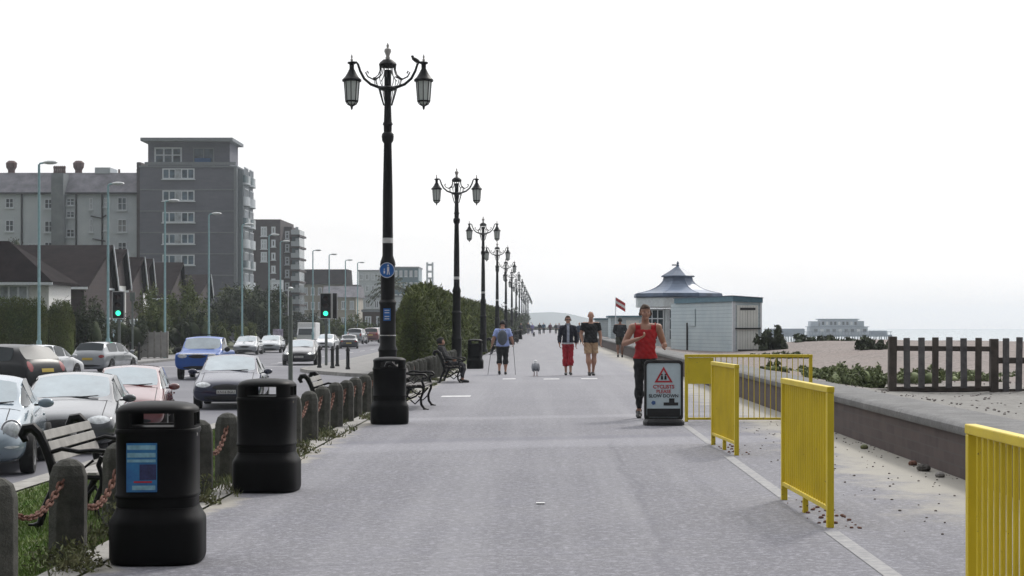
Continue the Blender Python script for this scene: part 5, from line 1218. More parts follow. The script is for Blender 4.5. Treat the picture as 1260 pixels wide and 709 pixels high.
# low flat roofed pale blue stores beyond, with teal roofs
for (pa, pb, D, pt, lb) in ((743, 790, 118, 388.5, 'low pale blue flat roofed store behind the dark clothed walker'), (700, 744, 150, 391.5, 'farther low pale blue store with teal roof behind the walking pair')):
    x0, x1 = PX(pa, D), PX(pb, D); x0 = max(x0, 3.0); t_ = thing('beach_store', lb, 'hut', (x0, D, 0))
    if x0 < 4.7: x0 = 4.7; t_.location.x = 4.7
    x1 = max(x1, x0+3)
    MB().b2(0, x1-x0, 0, 5, -.3, PZ(pt+2.2, D)).build('wall', boardm, t_); MB().b2(-.15, x1-x0+.1, -.15, 5.1, PZ(pt+2.2, D)+.002, PZ(pt, D)).build('roof', tealf, t_)
    MB().b2((x1-x0)*.35, (x1-x0)*.35+.9, -.04, .0, .0, 1.8).build('door', cream_door, t_)
# flag
t_ = thing('flag_pole', 'thin pole flying a small red and white flag left of the kiosk', 'flag', (PX(757.5, 100), 100, .2))
MB().cyl((0, 0, 0), (0, 0, PZ(366, 100)-.2), .035, .02, 8).build('pole', frame_w, t_)
for nm, m_, z0, z1 in (('red_cloth', redp, .40, .58), ('white_cloth', whitem, .24, .40), ('red_cloth', redp, .06, .24)):
    mb = MB(); n = 10; vs = []
    for i in range(n+1):
        u = i/n; yy_ = .05*math.sin(u*7); dz = -.34*u
        vs += [(.02+u*.55, yy_, z0+dz-.58+PZ(366, 100)-.2), (.02+u*.55, yy_, z1+dz-.58+PZ(366, 100)-.2)]
    mb.add(vs, [(2*i, 2*i+2, 2*i+3, 2*i+1) for i in range(n)]).build(nm, m_, t_)
# picket fence on the beach
wood = mat('weathered fence wood', (.12, .10, .088), .9, var=.45, scale=5, bump=.5, bscale=40, col2=(.055, .046, .040), island=.3)
t_ = thing('picket_fence', 'weathered dark wooden picket fence standing on the sand at the right', 'fence', (5.80, 28.3, .30))
def bx_(mb, x0, x1, y0, y1, z0, z1, lean=0): mb.box(((x0+x1)/2, (y0+y1)/2, (z0+z1)/2), (x1-x0, y1-y0, z1-z0), M=Matrix.Rotation(R(lean), 4, 'Y')); return mb
for x, zt, w in ((.0, .99, .13), (1.69, .95, .13), (3.3, .95, .13)): bx_(MB(), x-w/2, x+w/2, -.02, .11, -.5, zt, random.uniform(-.8, .8)).build('fence_post', wood, t_, bevel=.01)
bx_(MB(), .065, 1.62, .03, .08, .745, .83, .4).build('rail', wood, t_, bevel=.006); bx_(MB(), .065, 1.62, .03, .08, .08, .16, -.4).build('rail', wood, t_, bevel=.006)
bx_(MB(), 1.76, 3.2, .03, .08, .54, .64).build('rail', wood, t_, bevel=.006); bx_(MB(), 1.76, 3.2, .03, .08, .04, .12).build('rail', wood, t_, bevel=.006)
px_ = [1116, 1134, 1151, 1168, 1186, 1204]
woodg = mat('silvered grey pickets', (.17, .165, .17), .9, var=.35, scale=7, bump=.5, bscale=40, col2=(.085, .08, .085), island=.3)
for i, px in enumerate(px_+[1238, 1254, 1271, 1288, 1305]):
    x = PX(px, 28.3)-5.80; zt = .975+random.uniform(-.02, .012)
    bx_(MB(), x-.052, x+.052, -.01, .028, .13 if i < 6 else -.1, zt, random.uniform(-1, 1)).build('picket', woodg if i not in (2, 5, 9) else wood, t_, bevel=.006)
bx_(MB(), -.3, 4, .3, .36, -.35, .10).build('ground_board', mat('dark board', (.03, .03, .032), .9), t_)
# beach plants
def zb(x, y): return zbeach(x, y)
def plant(name, label, px0, px1, ptop, D, m, n, size, depth=1.2, sink=.1, lobes=3, group='clumps of plants on the beach'):
    x0, x1 = PX(px0, D), PX(px1, D); zg = zb((x0+x1)/2, D)-sink; H = max(.15, PZ(ptop, D)-zg)
    t_ = thing(name, label, 'plant', ((x0+x1)/2, D, zg), group=group); W = x1-x0; cs = []
    for i in range(lobes):
        fx = (i+.5)/lobes-.5; h = H*random.uniform(.75, 1)
        cs.append(((fx*W*.9, random.uniform(-.3, .3)*depth*.5, h*.42), (W/lobes*.7, depth*.5, h*.55)))
    leaf_mesh('foliage', cs, n, size, m, t_, flat=.8, up=.6)
    mb = MB(); [mb.tube([(cs[i][0][0], cs[i][0][1], 0), (cs[i][0][0]+.05, cs[i][0][1], H*.6)], .02, 5) for i in range(lobes)]; mb.build('stem', lf_sea, t_)
plant('beach_plant', 'broad grey green sea kale patch left of the picket fence post', 1020, 1092, 447, 30.5, lf_sea, 5200, .038, 1.6, lobes=7)
plant('beach_plant', 'low grey green sea kale between the yellow railing and fence', 985, 1034, 449, 34, lf_sea, 2600, .045, 1.6, lobes=4)
plant('beach_plant', 'sea kale patch showing through the left half of the picket fence', 1100, 1150, 449, 33, lf_sea, 1500, .045, 1.2)
plant('beach_plant', 'sea kale patch showing through the right of the picket fence', 1160, 1225, 453, 34, lf_sea, 1500, .045, 1.2)
plant('beach_plant', 'yellowish plants behind the crossing yellow railing', 938, 972, 443, 37, lf_yel, 1000, .05, 1.0)
plant('beach_plant', 'small tuft of plants at the hut corner', 925, 950, 434, 60, lf_yel, 600, .06, 1.0)
plant('beach_bush', 'dark green bush just right of the blue hut', 934, 972, 404.5, 70, lf_dark, 2200, .12, 2.5, .3)
plant('beach_bush', 'dark bush in the middle distance below the pier', 975, 1030, 410.5, 78, lf_dark, 2600, .12, 3, .3, 5)
plant('beach_bush', 'dark rounded bush left of the fence post below the pier end', 1056, 1097, 416, 60, lf_dark, 2000, .10, 2, .3)
plant('beach_bush', 'small dark bush on the shingle crest right of the pier pavilion', 1038, 1058, 413.5, 76, lf_dark, 700, .12, 1.5, .3)
for (pa, pb, pt, D_, lb) in ((968, 1040, 455, 41, 'low yellow green growth along the foot of the shingle'), (1090, 1180, 462, 37, 'low yellow green growth behind the left of the picket fence'), (1180, 1290, 463, 38, 'low yellow green growth behind the right of the picket fence'), (940, 1000, 437, 55, 'thin yellow green growth at the hut base and shingle')):
    plant('beach_plant', lb, pa, pb, pt-6, D_, lf_yel if pa != 1180 else lf_sea, 2600, .04, 2.6, .08, 7)
bx_(MB(), -.3, 0, .2, .5, -.2, .05)
# pier
D = 700; K = D/FPX; zd = PZ(412, D)
pierm = mat('pier steel blue paint', (.22, .27, .33), .7, var=.2, scale=.3); pierw = mat('pier white paint', (.42, .47, .52), .6, var=.15, scale=.2)
t_ = thing('pier', 'distant sea pier with pale two storey pavilion and long deck on legs', 'pier', (PX(1030, D), D, zd))
X_ = lambda px: (px-1030)*K
MB().b2(X_(940), X_(1098), 0, 9, -.8, 0).build('deck', pierm, t_)
for i in range(24):
    x = X_(944+i*6.6); mb = MB(); [mb.cyl((x, y, -9), (x, y, -.8), .22, n=6) for y in (1, 8)]; mb.tube([(x, 1, -5), (x, 8, -1)], .1, 4); mb.build('pile_row', pierm, t_)
mb = MB(); [mb.b2(X_(940+i*4)-.08, X_(940+i*4)+.08, -.1, .05, 0, 1.1) for i in range(40)]; mb.b2(X_(940), X_(1098), -.1, .05, 1.1, 1.3); mb.build('railing', pierm, t_)
MB().b2(X_(946), X_(991), 2, 7, 0, PZ(404.5, D)-zd).build('shelter', pierm, t_)
def pav(nm, x0, x1, y0, y1, pz0, pz1, m_): return MB().b2(X_(x0), X_(x1), y0, y1, PZ(pz0, D)-zd, PZ(pz1, D)-zd).build(nm, m_, t_)
pav('lower_storey', 997, 1068, .4, 9, 412, 402.5, pierw); pav('upper_storey', 1010, 1056, 1.2, 8.5, 402.5, 393.5, pierw); pav('roof', 1008, 1058, .8, 9, 393.5, 392.3, pierm); pav('terrace_roof', 995, 1070, .1, 9.2, 402.6, 401.8, pierm)
pav('side_wing', 1056, 1064, 1.5, 8, 402, 395, pierw)
pav('side_wing', 998, 1008, 1.5, 8, 402, 395.4, pierw)
for z in (398, 407):
    for i in range(9):
        px = 1012+i*5 if z == 398 else 1002+i*7.5; MB().b2(X_(px), X_(px+(2.6 if z == 398 else 4)), .9 if z == 398 else .1, 1.3 if z == 398 else .5, PZ(z+2, D)-zd, PZ(z-2, D)-zd).build('window', winm if (i+int(z)) % 3 else whitem, t_)
pav('end_shelter', 1073, 1092, 1, 8, 412, 407, pierm)
# ================================================================== HOUSES AND FLATS ON THE LEFT
def brickmat(name, c1, c2, mort, w=.9, h=.3):
    m, t, b, co = nodemat(name); sx = nd(t, 'ShaderNodeSeparateXYZ'); t.links.new(co, sx.inputs[0]); cb = nd(t, 'ShaderNodeCombineXYZ')
    t.links.new(mth(t, 'ADD', sx.outputs[0], sx.outputs[1]), cb.inputs[0]); t.links.new(sx.outputs[2], cb.inputs[1])
    br = nd(t, 'ShaderNodeTexBrick'); t.links.new(cb.outputs[0], br.inputs['Vector']); br.inputs['Scale'].default_value = 1; br.inputs['Brick Width'].default_value = w; br.inputs['Row Height'].default_value = h; br.inputs['Mortar Size'].default_value = .02
    br.inputs['Color1'].default_value = (*c1, 1); br.inputs['Color2'].default_value = (*c2, 1); br.inputs['Mortar'].default_value = (*mort, 1)
    c = mixc(t, mapr(t, noise(t, co, .25, 5), .35, .7, 0, .5), br.outputs[0], tuple(q*.7 for q in c1)); t.links.new(c, b.inputs['Base Color']); b.inputs['Roughness'].default_value = .9; return m
brown = brickmat('brown grey brick', (.175, .178, .215), (.148, .148, .182), (.17, .175, .20)); dbrown = brickmat('dark brown brick', (.07, .052, .052), (.055, .042, .045), (.07, .06, .06))
bandc = mat('concrete band', (.24, .26, .28), .9); render_w = mat('grey white render', (.60, .64, .66), .85, var=.15, scale=.3, col2=(.46, .51, .55)); cream = mat('cream render', (.40, .37, .32), .85, var=.1, scale=.4)
rslate = mat('slate roof', (.19, .185, .21), .8, var=.25, scale=.8, bump=.3); rtile = mat('dark brown tiled roof', (.016, .011, .012), .95, spec=.1, var=.4, scale=1.2, bump=.5, bscale=9); chim = mat('terracotta chimney', (.12, .065, .055), .9, var=.2)
winm4 = mat('pale blue reflecting glass', (.13, .19, .25), .15, var=.6, scale=.5, spec=.6); winm2 = mat('window glass lit sky', (.10, .13, .16), .1, var=.5, scale=.9, spec=.6); winm3 = mat('window with blind', (.25, .26, .26), .6, var=.3, scale=.8)
curt = mat('pale curtain', (.42, .46, .5), .8, var=.3, scale=1.5)
def window(par, x0, x1, z0, z1, y, nx=2, nz=1, fm=None, pm_=None, axis='y', dep=.14, k=.07):
    """a frame proud of the wall with its pane behind; axis y: wall faces -Y at y; axis x: wall faces +X, x0..x1 run along y"""
    fm = fm or frame_w
    pm_ = pm_ or random.choice([winm, winm, winm2, winm3, curt])
    def bb(mb, a0, a1, c0, c1, d0, d1):
        if axis == 'y': mb.b2(a0, a1, y-d1, y-d0, c0, c1)
        else: mb.b2(y+d0, y+d1, a0, a1, c0, c1)
    mb = MB(); bb(mb, x0, x1, z0, z0+k, .0, dep); bb(mb, x0, x1, z1-k, z1, .0, dep)
    for i in range(nx+1): xx = x0+(x1-x0-k)*i/nx; bb(mb, xx, xx+k, z0+k, z1-k, .0, dep-.01)
    for j in range(1, nz): zz = z0+(z1-z0)*j/nz; bb(mb, x0+k, x1-k, zz, zz+k*.7, .0, dep-.03)
    bb(mb, x0-.12, x1+.12, z0-.12, z0-.002, -.02, dep+.1)
    f = mb.build('window', fm, par)
    mb = MB(); bb(mb, x0+k*.5, x1-k*.5, z0+k*.5, z1-k*.5, .01, .05); mb.build('pane', pm_ or winm, f)
    return f
# ---- grey brown block of flats
D = 222; K = D/FPX; xa, xb = PX(172, D), PX(290, D)
t_ = thing('apartment_block', 'tall brown grey block of flats with penthouse and white bowed balconies', 'apartment building', ((xa+xb)/2, D, -.62)); 
X_ = lambda px: PX(px, D)-(xa+xb)/2
Z_ = lambda py: PZ(py, D)+.62
MB().b2(X_(172), X_(289.5), 0, 9, 0, Z_(206)).build('wall', brown, t_)
MB().b2(X_(172)-.1, X_(290)+.2, -.12, 9.2, Z_(206)+.002, Z_(204)).build('parapet', bandc, t_)
MB().b2(X_(288), X_(291.5), -.15, .6, 0, Z_(206)).build('corner_pier', bandc, t_)
for i in range(7): MB().b2(X_(172.3), X_(287.8), -.06, .02, Z_(233.5+26.3*i)-.08, Z_(233.5+26.3*i)+.07).build('band', bandc, t_)
for i in range(7):
    zt = [207.5, 234.5, 261, 287.5, 313.5, 340, 366][i]
    w_ = window(t_, X_(200), X_(239.5), Z_(zt+13), Z_(zt), 0, 5, 1, k=.15, pm_=winm4)
    MB().b2(X_(216), X_(223), -.18, -.02, Z_(zt+12), Z_(zt+1)).build('panel', curt, w_)
ph = MB().b2(X_(180), X_(281), 1.0, 7, Z_(204), Z_(174)).build('penthouse', brown, t_)
MB().b2(X_(174), X_(287), -.6, 7.6, Z_(174)+.002, Z_(170)).build('roof_slab', bandc, t_)
window(t_, X_(188), X_(222), Z_(201), Z_(180.5), 1.0, 3, 2, k=.2); window(t_, X_(236), X_(262), Z_(202), Z_(181), 1.0, 2, 1, fm=bandc, k=.15)
MB().b2(X_(238), X_(258), .7, .85, Z_(202), Z_(194)).build('blue_awning', mat('blue cloth', (.04, .12, .28), .8), t_)
MB().b2(X_(178), X_(290), -.05, .02, Z_(203), Z_(199.5)).build('balcony_rail', bandc, t_)
MB().cyl((X_(195), 6, Z_(170)), (X_(195), 6, Z_(164)), .12).build('aerial', frame_w, t_); MB().b2(X_(167.5), X_(173), 3, 8, 0, Z_(201)).build('stair_tower', dbrown, t_)
# bowed balconies on the sea side
bx0 = X_(290)
bowm = mat('white balcony front', (.46, .50, .53), .5, var=.1); bowg = mat('balcony glass green', (.10, .15, .17), .15, var=.3, scale=.5)
MB().b2(X_(289.5), X_(289.5)+.85, .8, 8.6, 0, Z_(208)).build('bay_wall', mat('bay infill', (.20, .23, .25), .7), t_)
for i in range(7):
    z0 = Z_(226+26.3*i)
    for yc in (2.7, 6.7):
        n = 10; pl = []
        for k in range(n+1):
            a = -math.pi/2+math.pi*k/n; pl.append((bx0+.80+.62*math.cos(a), yc+1.8*math.sin(a)))
        q_ = MB().prism([(x, y, z0) for x, y in pl], (0, 0, .22)).build('balcony', bowm, t_, smooth=False)
        mb = MB(); pl2 = [(x-.03, y, z0+.22) for x, y in pl]; mb.add(pl2+[(x, y, z+.95) for x, y, z in pl2], [(k, k+1, n+2+k, n+1+k) for k in range(n)]); mb.build('balcony_front', bowm if i % 2 else bowg, q_)
        window(t_, yc-1.3, yc+1.3, z0+.3, z0+2.3, bx0+.85, 3, 1, axis='x', k=.12)
# ---- white rear of the terrace
D = 236; K = D/FPX; t_ = thing('terrace_building', 'long grey white rendered terrace with slate roof, chimneys and drain pipes', 'building', (PX(80, D), D, -.62)); X_ = lambda px: PX(px, D)-PX(80, D); Z_ = lambda py: PZ(py, D)+.62
MB().b2(X_(-60), X_(171), 0, 12, 0, Z_(238)).build('wall', render_w, t_)
MB().prism([(X_(-60), -.3, Z_(238)), (X_(-60), 2.2, Z_(211)), (X_(-60), 12, Z_(211)), (X_(-60), 12, Z_(238))], (X_(170)-X_(-60), 0, 0)).build('roof', rslate, t_)
MB().b2(X_(-60), X_(170), -.42, -.28, Z_(239.5), Z_(237)).build('gutter', black, t_)
MB().b2(X_(66), X_(81), -1.2, 1.5, 0, Z_(214)).build('chimney_breast', mat('grey chimney render', (.20, .22, .23), .9, var=.2, scale=.5), t_)
for i in range(6): MB().lathe([(.16, 0), (.13, .6), (.18, .9), (.10, 1.1)], 8, (X_(67+i*2.5), 0, Z_(214))).build('chimney_pot', chim, t_)
for px in (3, 87): MB().lathe([(.5, 0), (.5, .7), (.75, 1.1), (.8, 1.7), (.55, 1.9), (.45, 2.0)], 8, (X_(px), 4, Z_(212.5))).build('chimney', chim, t_)
MB().b2(X_(112), X_(131), 2, 6, Z_(212), Z_(204.5)).build('roof_box', render_w, t_); MB().b2(X_(169), X_(174), -.4, 10, 0, Z_(200)).build('party_wall', dbrown, t_)
for px in (140, 163): MB().lathe([(.15, 0), (.15, .7)], 8, (X_(px), 3, Z_(212.2))).build('chimney_pot', chim, t_)
for px in (27, 94, 126): MB().cyl((X_(px), -.1, 0), (X_(px), -.1, Z_(238)), .14, n=8).build('drain_pipe', black, t_)
for (p0_, p1_, q0, q1) in ((7, 17, 244, 256), (7, 17, 271, 285), (55, 65, 245, 257), (55, 66, 272, 286), (55, 65, 298, 310), (82, 92, 244, 253), (82, 92, 260, 268), (82, 92, 282, 292), (110, 114, 244, 258), (110, 114, 270, 286), (128, 132, 244, 255), (128, 132, 271, 284), (145, 156, 243, 259), (145, 156, 270, 286), (145, 156, 298, 311), (35, 44, 300, 312), (-20, -10, 244, 257), (-20, -10, 272, 286)):
    window(t_, X_(p0_), X_(p1_), Z_(q1), Z_(q0), 0, 2, 2, k=.1)
for (p0_, q0, p1_, q1) in ((112, 266, 126, 269), (114, 294, 130, 297), (126, 268, 131, 265)): MB().tube([(X_(p0_), -.15, Z_(q0)), (X_(p1_), -.15, Z_(q1))], .1, 6).build('waste_pipe', black, t_)
# ---- second dark block
D = 300; K = D/FPX; t_ = thing('apartment_block', 'dark brick block of flats with stacked glass balconies, behind the tallest block', 'apartment building', (PX(345, D), D, -.62)); X_ = lambda px: PX(px, D)-PX(345, D); Z_ = lambda py: PZ(py, D)+.62
MB().b2(X_(308), X_(345), 0, 16, 0, Z_(270)).build('wall', dbrown, t_); MB().b2(X_(340), X_(355), 4, 11, 0, Z_(277.5)).build('wing', dbrown, t_)
for i in range(3): window(t_, X_(321), X_(328.5), Z_(291+15.6*i), Z_(279+15.6*i), 0, 2, 2, k=.25, pm_=curt)
for i in range(5): window(t_, X_(334), X_(339), Z_(288+16*i), Z_(279+16*i), 0, 1, 1, k=.25); window(t_, X_(346.5), X_(352), Z_(293+16*i), Z_(283+16*i), 4, 1, 2, k=.25)
MB().b2(X_(335), X_(349), -2.2, 0, 0, Z_(345)).build('porch_tower', render_w, t_)
for i in range(3): window(t_, X_(337), X_(348), Z_(356+14*i), Z_(348+14*i), -2.2, 3, 1, k=.3)
MB().b2(X_(355), X_(364), 4.2, 10.8, 0, Z_(281)).build('glazed_bay', bowg, t_)
for i in range(9): 
    z = Z_(290+14.4*i); q_ = MB().b2(X_(353.5), X_(366), 2.9, 11.2, z, z+.35).build('balcony', dbrown, t_); MB().b2(X_(355), X_(365.7), 2.8, 2.9, z+.35, z+1.2).build('balcony_front', bowm, q_)
    MB().b2(X_(359.5), X_(363), 3.9, 4.18, z+.35, z+1.75).build('white_panel', bowm, q_)
# ---- distant group
def plain_block(label, cat, px0, px1, ptop, D, wall, roofp=None, roofm=None, nx=4, nz=2, dep=12, name='building', wtop=None, curtain=False):
    t_ = thing(name, label, cat, (PX(px0, D), D, -.62)); W = PX(px1, D)-PX(px0, D); Z = PZ(ptop, D)+.62
    MB().b2(0, W, 0, dep, 0, Z).build('wall', wall, t_)
    if roofp is not None: zr = PZ(roofp, D)+.62; MB().prism([(-.3, -.4, Z+.002), (-.3, 2.5, zr), (-.3, dep-2, zr), (-.3, dep, Z+.002)], (W+.6, 0, 0)).build('roof', roofm or rtile, t_)
    else: MB().b2(-.15, W+.15, -.15, dep+.1, Z+.002, Z+.35).build('roof_edge', bandc, t_)
    ww = W/nx; zt = (wtop or Z-.6); hz = 2.9
    for i in range(nx):
        for j in range(nz):
            if zt-j*hz-1.6 < 0: continue
            window(t_, ww*(i+.22), ww*(i+.78), zt-j*hz-1.5, zt-j*hz, 0, 2, 1, k=.18)
    return t_
plain_block('wide cream building under a dark brown roof beyond the dark flats', 'building', 372, 424, 350, 340, cream, 331, rtile, 6, 3)
plain_block('cream houses with pale upper floor behind the traffic light island', 'building', 398, 438, 366, 300, cream, 352, rslate, 4, 2)
plain_block('small dark roofed house left of the white square villa', 'building', 424, 436, 358, 330, dbrown, 350, rtile, 2, 2)
plain_block('white square block rising behind the palm tree left of the tall lamp', 'building', 441, 470, 334, 420, render_w, None, None, 4, 4)
plain_block('low blue white crenellated villa left of the tall lamp', 'building', 437, 500, 366, 330, render_w, None, None, 6, 2)
plain_block('teal glazed office block right of the tall lamp over the hedge', 'building', 484, 515, 330, 420, mat('teal cladding', (.10, .18, .22), .4, var=.2, scale=.3), None, None, 5, 4)
plain_block('brown low building behind the cars left of the tall lamp', 'building', 446, 488, 384, 240, mat('dull brown', (.09, .065, .055), .9), None, None, 3, 1)
t_ = thing('tower', 'slim open lattice tower above the hedge right of the tall lamp', 'tower', (PX(529, 500), 500, -.6)); zt = PZ(323, 500)+.6
for sx_ in (-.8, .8): MB().b2(sx_-.25, sx_+.25, -.5, .5, 0, zt).build('leg', render_w, t_)
for i in range(7): MB().b2(-.55, .55, -.4, .4, zt-1-i*2.0, zt-.4-i*2.0).build('cross_panel', render_w, t_)
# ---- brown roofed chalet houses with gables to the road
def chalet(label, D, x_front, depth, zr, ze, L=9, wallm=None, barge=True, win=False, hip=False, rf=.82):
    wallm = wallm or cream; t_ = thing('house', label, 'house', (x_front, D, -.62)); zr += .62; ze += .62
    MB().b2(-L, 0, 0, depth, 0, ze).build('wall', wallm, t_)
    if not hip: MB().prism([(-.002, .02, ze), (-.002, depth-.02, ze), (-.002, depth*rf, zr-.15)], (-L+.2, 0, 0)).build('gable', dbrown, t_)
    o_ = .45; y_m = depth/2 if hip else depth*rf; x1 = .35; th_ = .18
    ey = -o_; ez = ze-(zr-ze)*o_/y_m
    xr = -3.0 if hip else x1
    mb = MB(); mb.prism([(x1, ey, ez), (xr, y_m, zr), (-L-.3, y_m, zr), (-L-.3, ey, ez)], (0, 0, th_)); mb.prism([(x1, depth+(.2 if not hip else o_), ez), (xr, y_m, zr), (-L-.3, y_m, zr), (-L-.3, depth+(.2 if not hip else o_), ez)], (0, 0, th_))
    if hip: mb.prism([(x1, ey, ez), (x1, depth-ey, ez), (xr, y_m, zr)], (0, 0, th_))
    mb.build('roof', rtile, t_)
    MB().b2(-L, x1, ey-.08, ey, ez-.02, ez+.14).build('gutter', frame_w, t_)
    if barge and not hip:
        for s in (1,):
            ya, za = (ey, ez) if s == 0 else (depth+.2, ez)
            MB().prism([(x1+.005, ya, za-.12), (x1+.005, ya, za+.22), (x1+.005, y_m, zr+.22), (x1+.005, y_m, zr-.12)], (.08, 0, 0)).build('bargeboard', frame_w, t_)
    if win:
        for (a, c) in ((-L*.30, -L*.12), (-L*.62, -L*.42), (-L*.9, -L*.75)): window(t_, a, c, 3.1, 4.4, 0, 3, 1, k=.1, pm_=curt)
    window(t_, 1.2, depth-1.2, 1.2, 2.6, 0, 3, 1, axis='x', k=.1)
    return t_
wr2 = mat('white house render', (.80, .80, .78), .8, var=.06)
chalet('white walled bungalow with dark hipped roof at the left picture edge', 98, PX(60, 98), 4.6, PZ(302, 102), PZ(342, 98), 9.5, wr2, win=True, hip=True)
chalet('brown roofed house with one white bargeboard, second from the left', 112, PX(110, 112)-.35, 7.5, PZ(303, 116), PZ(352, 112), 9, dbrown)
chalet('brown roofed chalet, third from the left with white gable edge', 124, PX(134, 124)-.35, 6.5, PZ(308, 127), PZ(350, 124), 6, wr2)
chalet('brown roofed chalet fourth from the left, behind the traffic light', 136, PX(160, 136)-.35, 6, PZ(318, 139), PZ(356, 136), 6, dbrown)
chalet('brown roofed chalet fifth from the left, white pointed bargeboards', 146, PX(172, 146)-.35, 6, PZ(320, 149), PZ(358, 146), 6, wr2)
chalet('dull brown roofed house in front of the flats left corner', 160, PX(208, 160)-.35, 8, PZ(324, 164), PZ(366, 160), 9, dbrown, barge=False)
t_ = chalet('small house with steep sloping roof before the tall flats', 175, PX(246, 175)-.35, 7, PZ(339, 178), PZ(364, 175), 5, dbrown)
mb = MB()
t2 = thing('garage', 'pale blue green boarded garage between the brown roofed houses', 'garage', (PX(112, 118), 118, -.62)); MB().b2(0, PX(132, 118)-PX(112, 118), 0, 4, 0, PZ(357, 118)+.62).build('wall', mat('pale blue boards', (.28, .40, .46), .7), t2); MB().b2(-.1, PX(132, 118)-PX(112, 118)+.1, -.1, 4.1, PZ(357, 118)+.622, PZ(356, 118)+.7).build('roof_edge', frame_w, t2)
# garden walls and fences beyond the road
t_ = thing('garden_wall', 'dark brown garden wall with pale top at the far kerb', 'wall', (PX(81, 100), 100, -.62)); W = PX(124, 100)-PX(81, 100)
MB().b2(0, W, 0, .25, 0, PZ(403.5, 100)+.62).build('wall', dbrown, t_); MB().b2(-.05, W+.05, -.05, .3, PZ(403.5, 100)+.622, PZ(402, 100)+.62).build('coping', bandc, t_)
t_ = thing('panel_fence', 'pale grey panelled garden fence beyond the far pavement', 'fence', (PX(174, 108), 108, -.62)); W = PX(206, 108)-PX(174, 108)
for i in range(4): MB().b2(W*i/4+.02, W*(i+1)/4-.02, 0, .06, .05, PZ(409, 108)+.62).build('panel', mat('pale fence panel', (.36, .35, .34), .8, var=.12, scale=2), t_)
for i in range(5): MB().b2(W*i/4-.05, W*i/4+.05, -.05, .1, 0, PZ(408, 108)+.65).build('post', conc, t_)
# ================================================================== VEGETATION
for (pa, pb, pt, D_, lb) in ((-40, 60, 368.5, 93, 'clipped green hedge before the white bungalow at the left edge'), (57, 92, 372, 95, 'green hedge behind the first street light and brown wall')):
    t_ = thing('garden_hedge', lb, 'hedge', (0, D_, 0)); x0, x1 = PX(pa, D_), PX(pb, D_)
    hedge_mesh('foliage', x0, x1, lambda u: 0, lambda u: .8, lambda u, pt=pt, D_=D_: PZ(pt, D_)+.12*mn_.noise(Vector((u*.8, 1, 2))), 26000 if pa < 0 else 9000, .07, lf_mid, t_, zb=-.62, endr=.6, axis='x')
    mb = MB(); [mb.tube([(x0+.5+k*.7, 0, -.65), (x0+.5+k*.7, 0, 1)], .03, 5) for k in range(max(1, int((x1-x0-.8)/.7)))]; mb.build('stems', bark, t_)
bush('garden_bush', 'dark bush over the brown garden wall', 'bush', 80, 128, 370, 97.5, n=5000, m=lf_dark, size=.11, lobes=3)
bush('garden_bush', 'dark bush behind the left traffic light', 'bush', 120, 180, 386, 108, n=3000, m=lf_dark, size=.11, lobes=3)
bush('garden_tree', 'rounded green tree above the pale fence', 'tree', 168, 208, 360, 118, n=4200, m=lf_mid, size=.12, lobes=3, depth=4, trunk=1, zb=0)
bush('garden_tree', 'green tree right of the pale fence before the tall flats', 'tree', 205, 250, 353, 128, n=4800, m=lf_mid, size=.13, lobes=3, depth=4, trunk=1, zb=0)
bush('garden_bush', 'dark bush behind the blue pickup truck', 'bush', 205, 262, 384, 124, n=3500, m=lf_dark, size=.13, lobes=4)
bush('garden_bush', 'yellow green bush between pickup and dark trees', 'bush', 250, 280, 388, 132, n=2200, m=lf_yel, size=.12)
bush('garden_tree', 'spreading dark tree below the right of the tall flats', 'tree', 262, 352, 358, 165, n=9000, m=lf_dark, size=.2, lobes=5, depth=8, trunk=1, zb=.5)
bush('garden_tree', 'yellow green topped tree against the base of the tall flats', 'tree', 272, 322, 352, 172, n=4500, m=lf_mid, size=.2, lobes=3, depth=6, trunk=1, zb=1)
bush('garden_bush', 'bright green bush behind the far pale cars', 'bush', 288, 316, 396, 150, n=2000, m=lf_yel, size=.13)
bush('garden_bush', 'dark bushes between pale cars and sign pole', 'bush', 312, 362, 392, 172, n=3600, m=lf_dark, size=.17, lobes=4)
bush('garden_bush', 'green bush right of the two headed traffic light', 'bush', 400, 452, 388, 215, n=3500, m=lf_mid, size=.2, lobes=4)
bush('garden_bush', 'dark bush below the distant flats balconies', 'bush', 362, 402, 386, 222, n=2600, m=lf_dark, size=.2, lobes=3)
bush('garden_bush', 'dark bush at the roadside left of the tall lamp', 'bush', 448, 492, 392, 232, n=2600, m=lf_dark, size=.2, lobes=3)
bush('garden_bush', 'small dark pointed bush on the terrace wall at left', 'bush', 8, 24, 286, 150, n=900, m=lf_dark, size=.14, lobes=2, trunk=1, zb=6)
# palm seen beside the tall lamp
t_ = thing('palm_tree', 'spiky dark palm behind the blue sign of the tall lamp', 'tree', (PX(481, 250), 250, -.6)); zt = PZ(352, 250)+.6
MB().tube([(0, 0, 0), (.1, 0, zt*.5), (0, 0, zt)], [.35, .28, .22], 8).build('trunk', bark, t_)
mb = MB()
for k in range(46):
    a = random.uniform(0, 2*math.pi); e_ = random.uniform(-.5, 1.2); L = random.uniform(2.6, 3.8); pts = []
    for j in range(7):
        u = j/6; pts.append(Vector((math.cos(a)*math.cos(e_)*L*u, math.sin(a)*math.cos(e_)*L*u, zt+math.sin(e_)*L*u-1.3*u*u)))
    sd_ = Vector((-math.sin(a), math.cos(a), 0))
    for j in range(6):
        w = .42*(1-j/7)
        for s in (-1, 1): mb.add([pts[j], pts[j+1], pts[j+1]+sd_*s*w+Vector((0, 0, -.25)), ], [(0, 1, 2)])
mb.build('crown', lf_dark, t_)
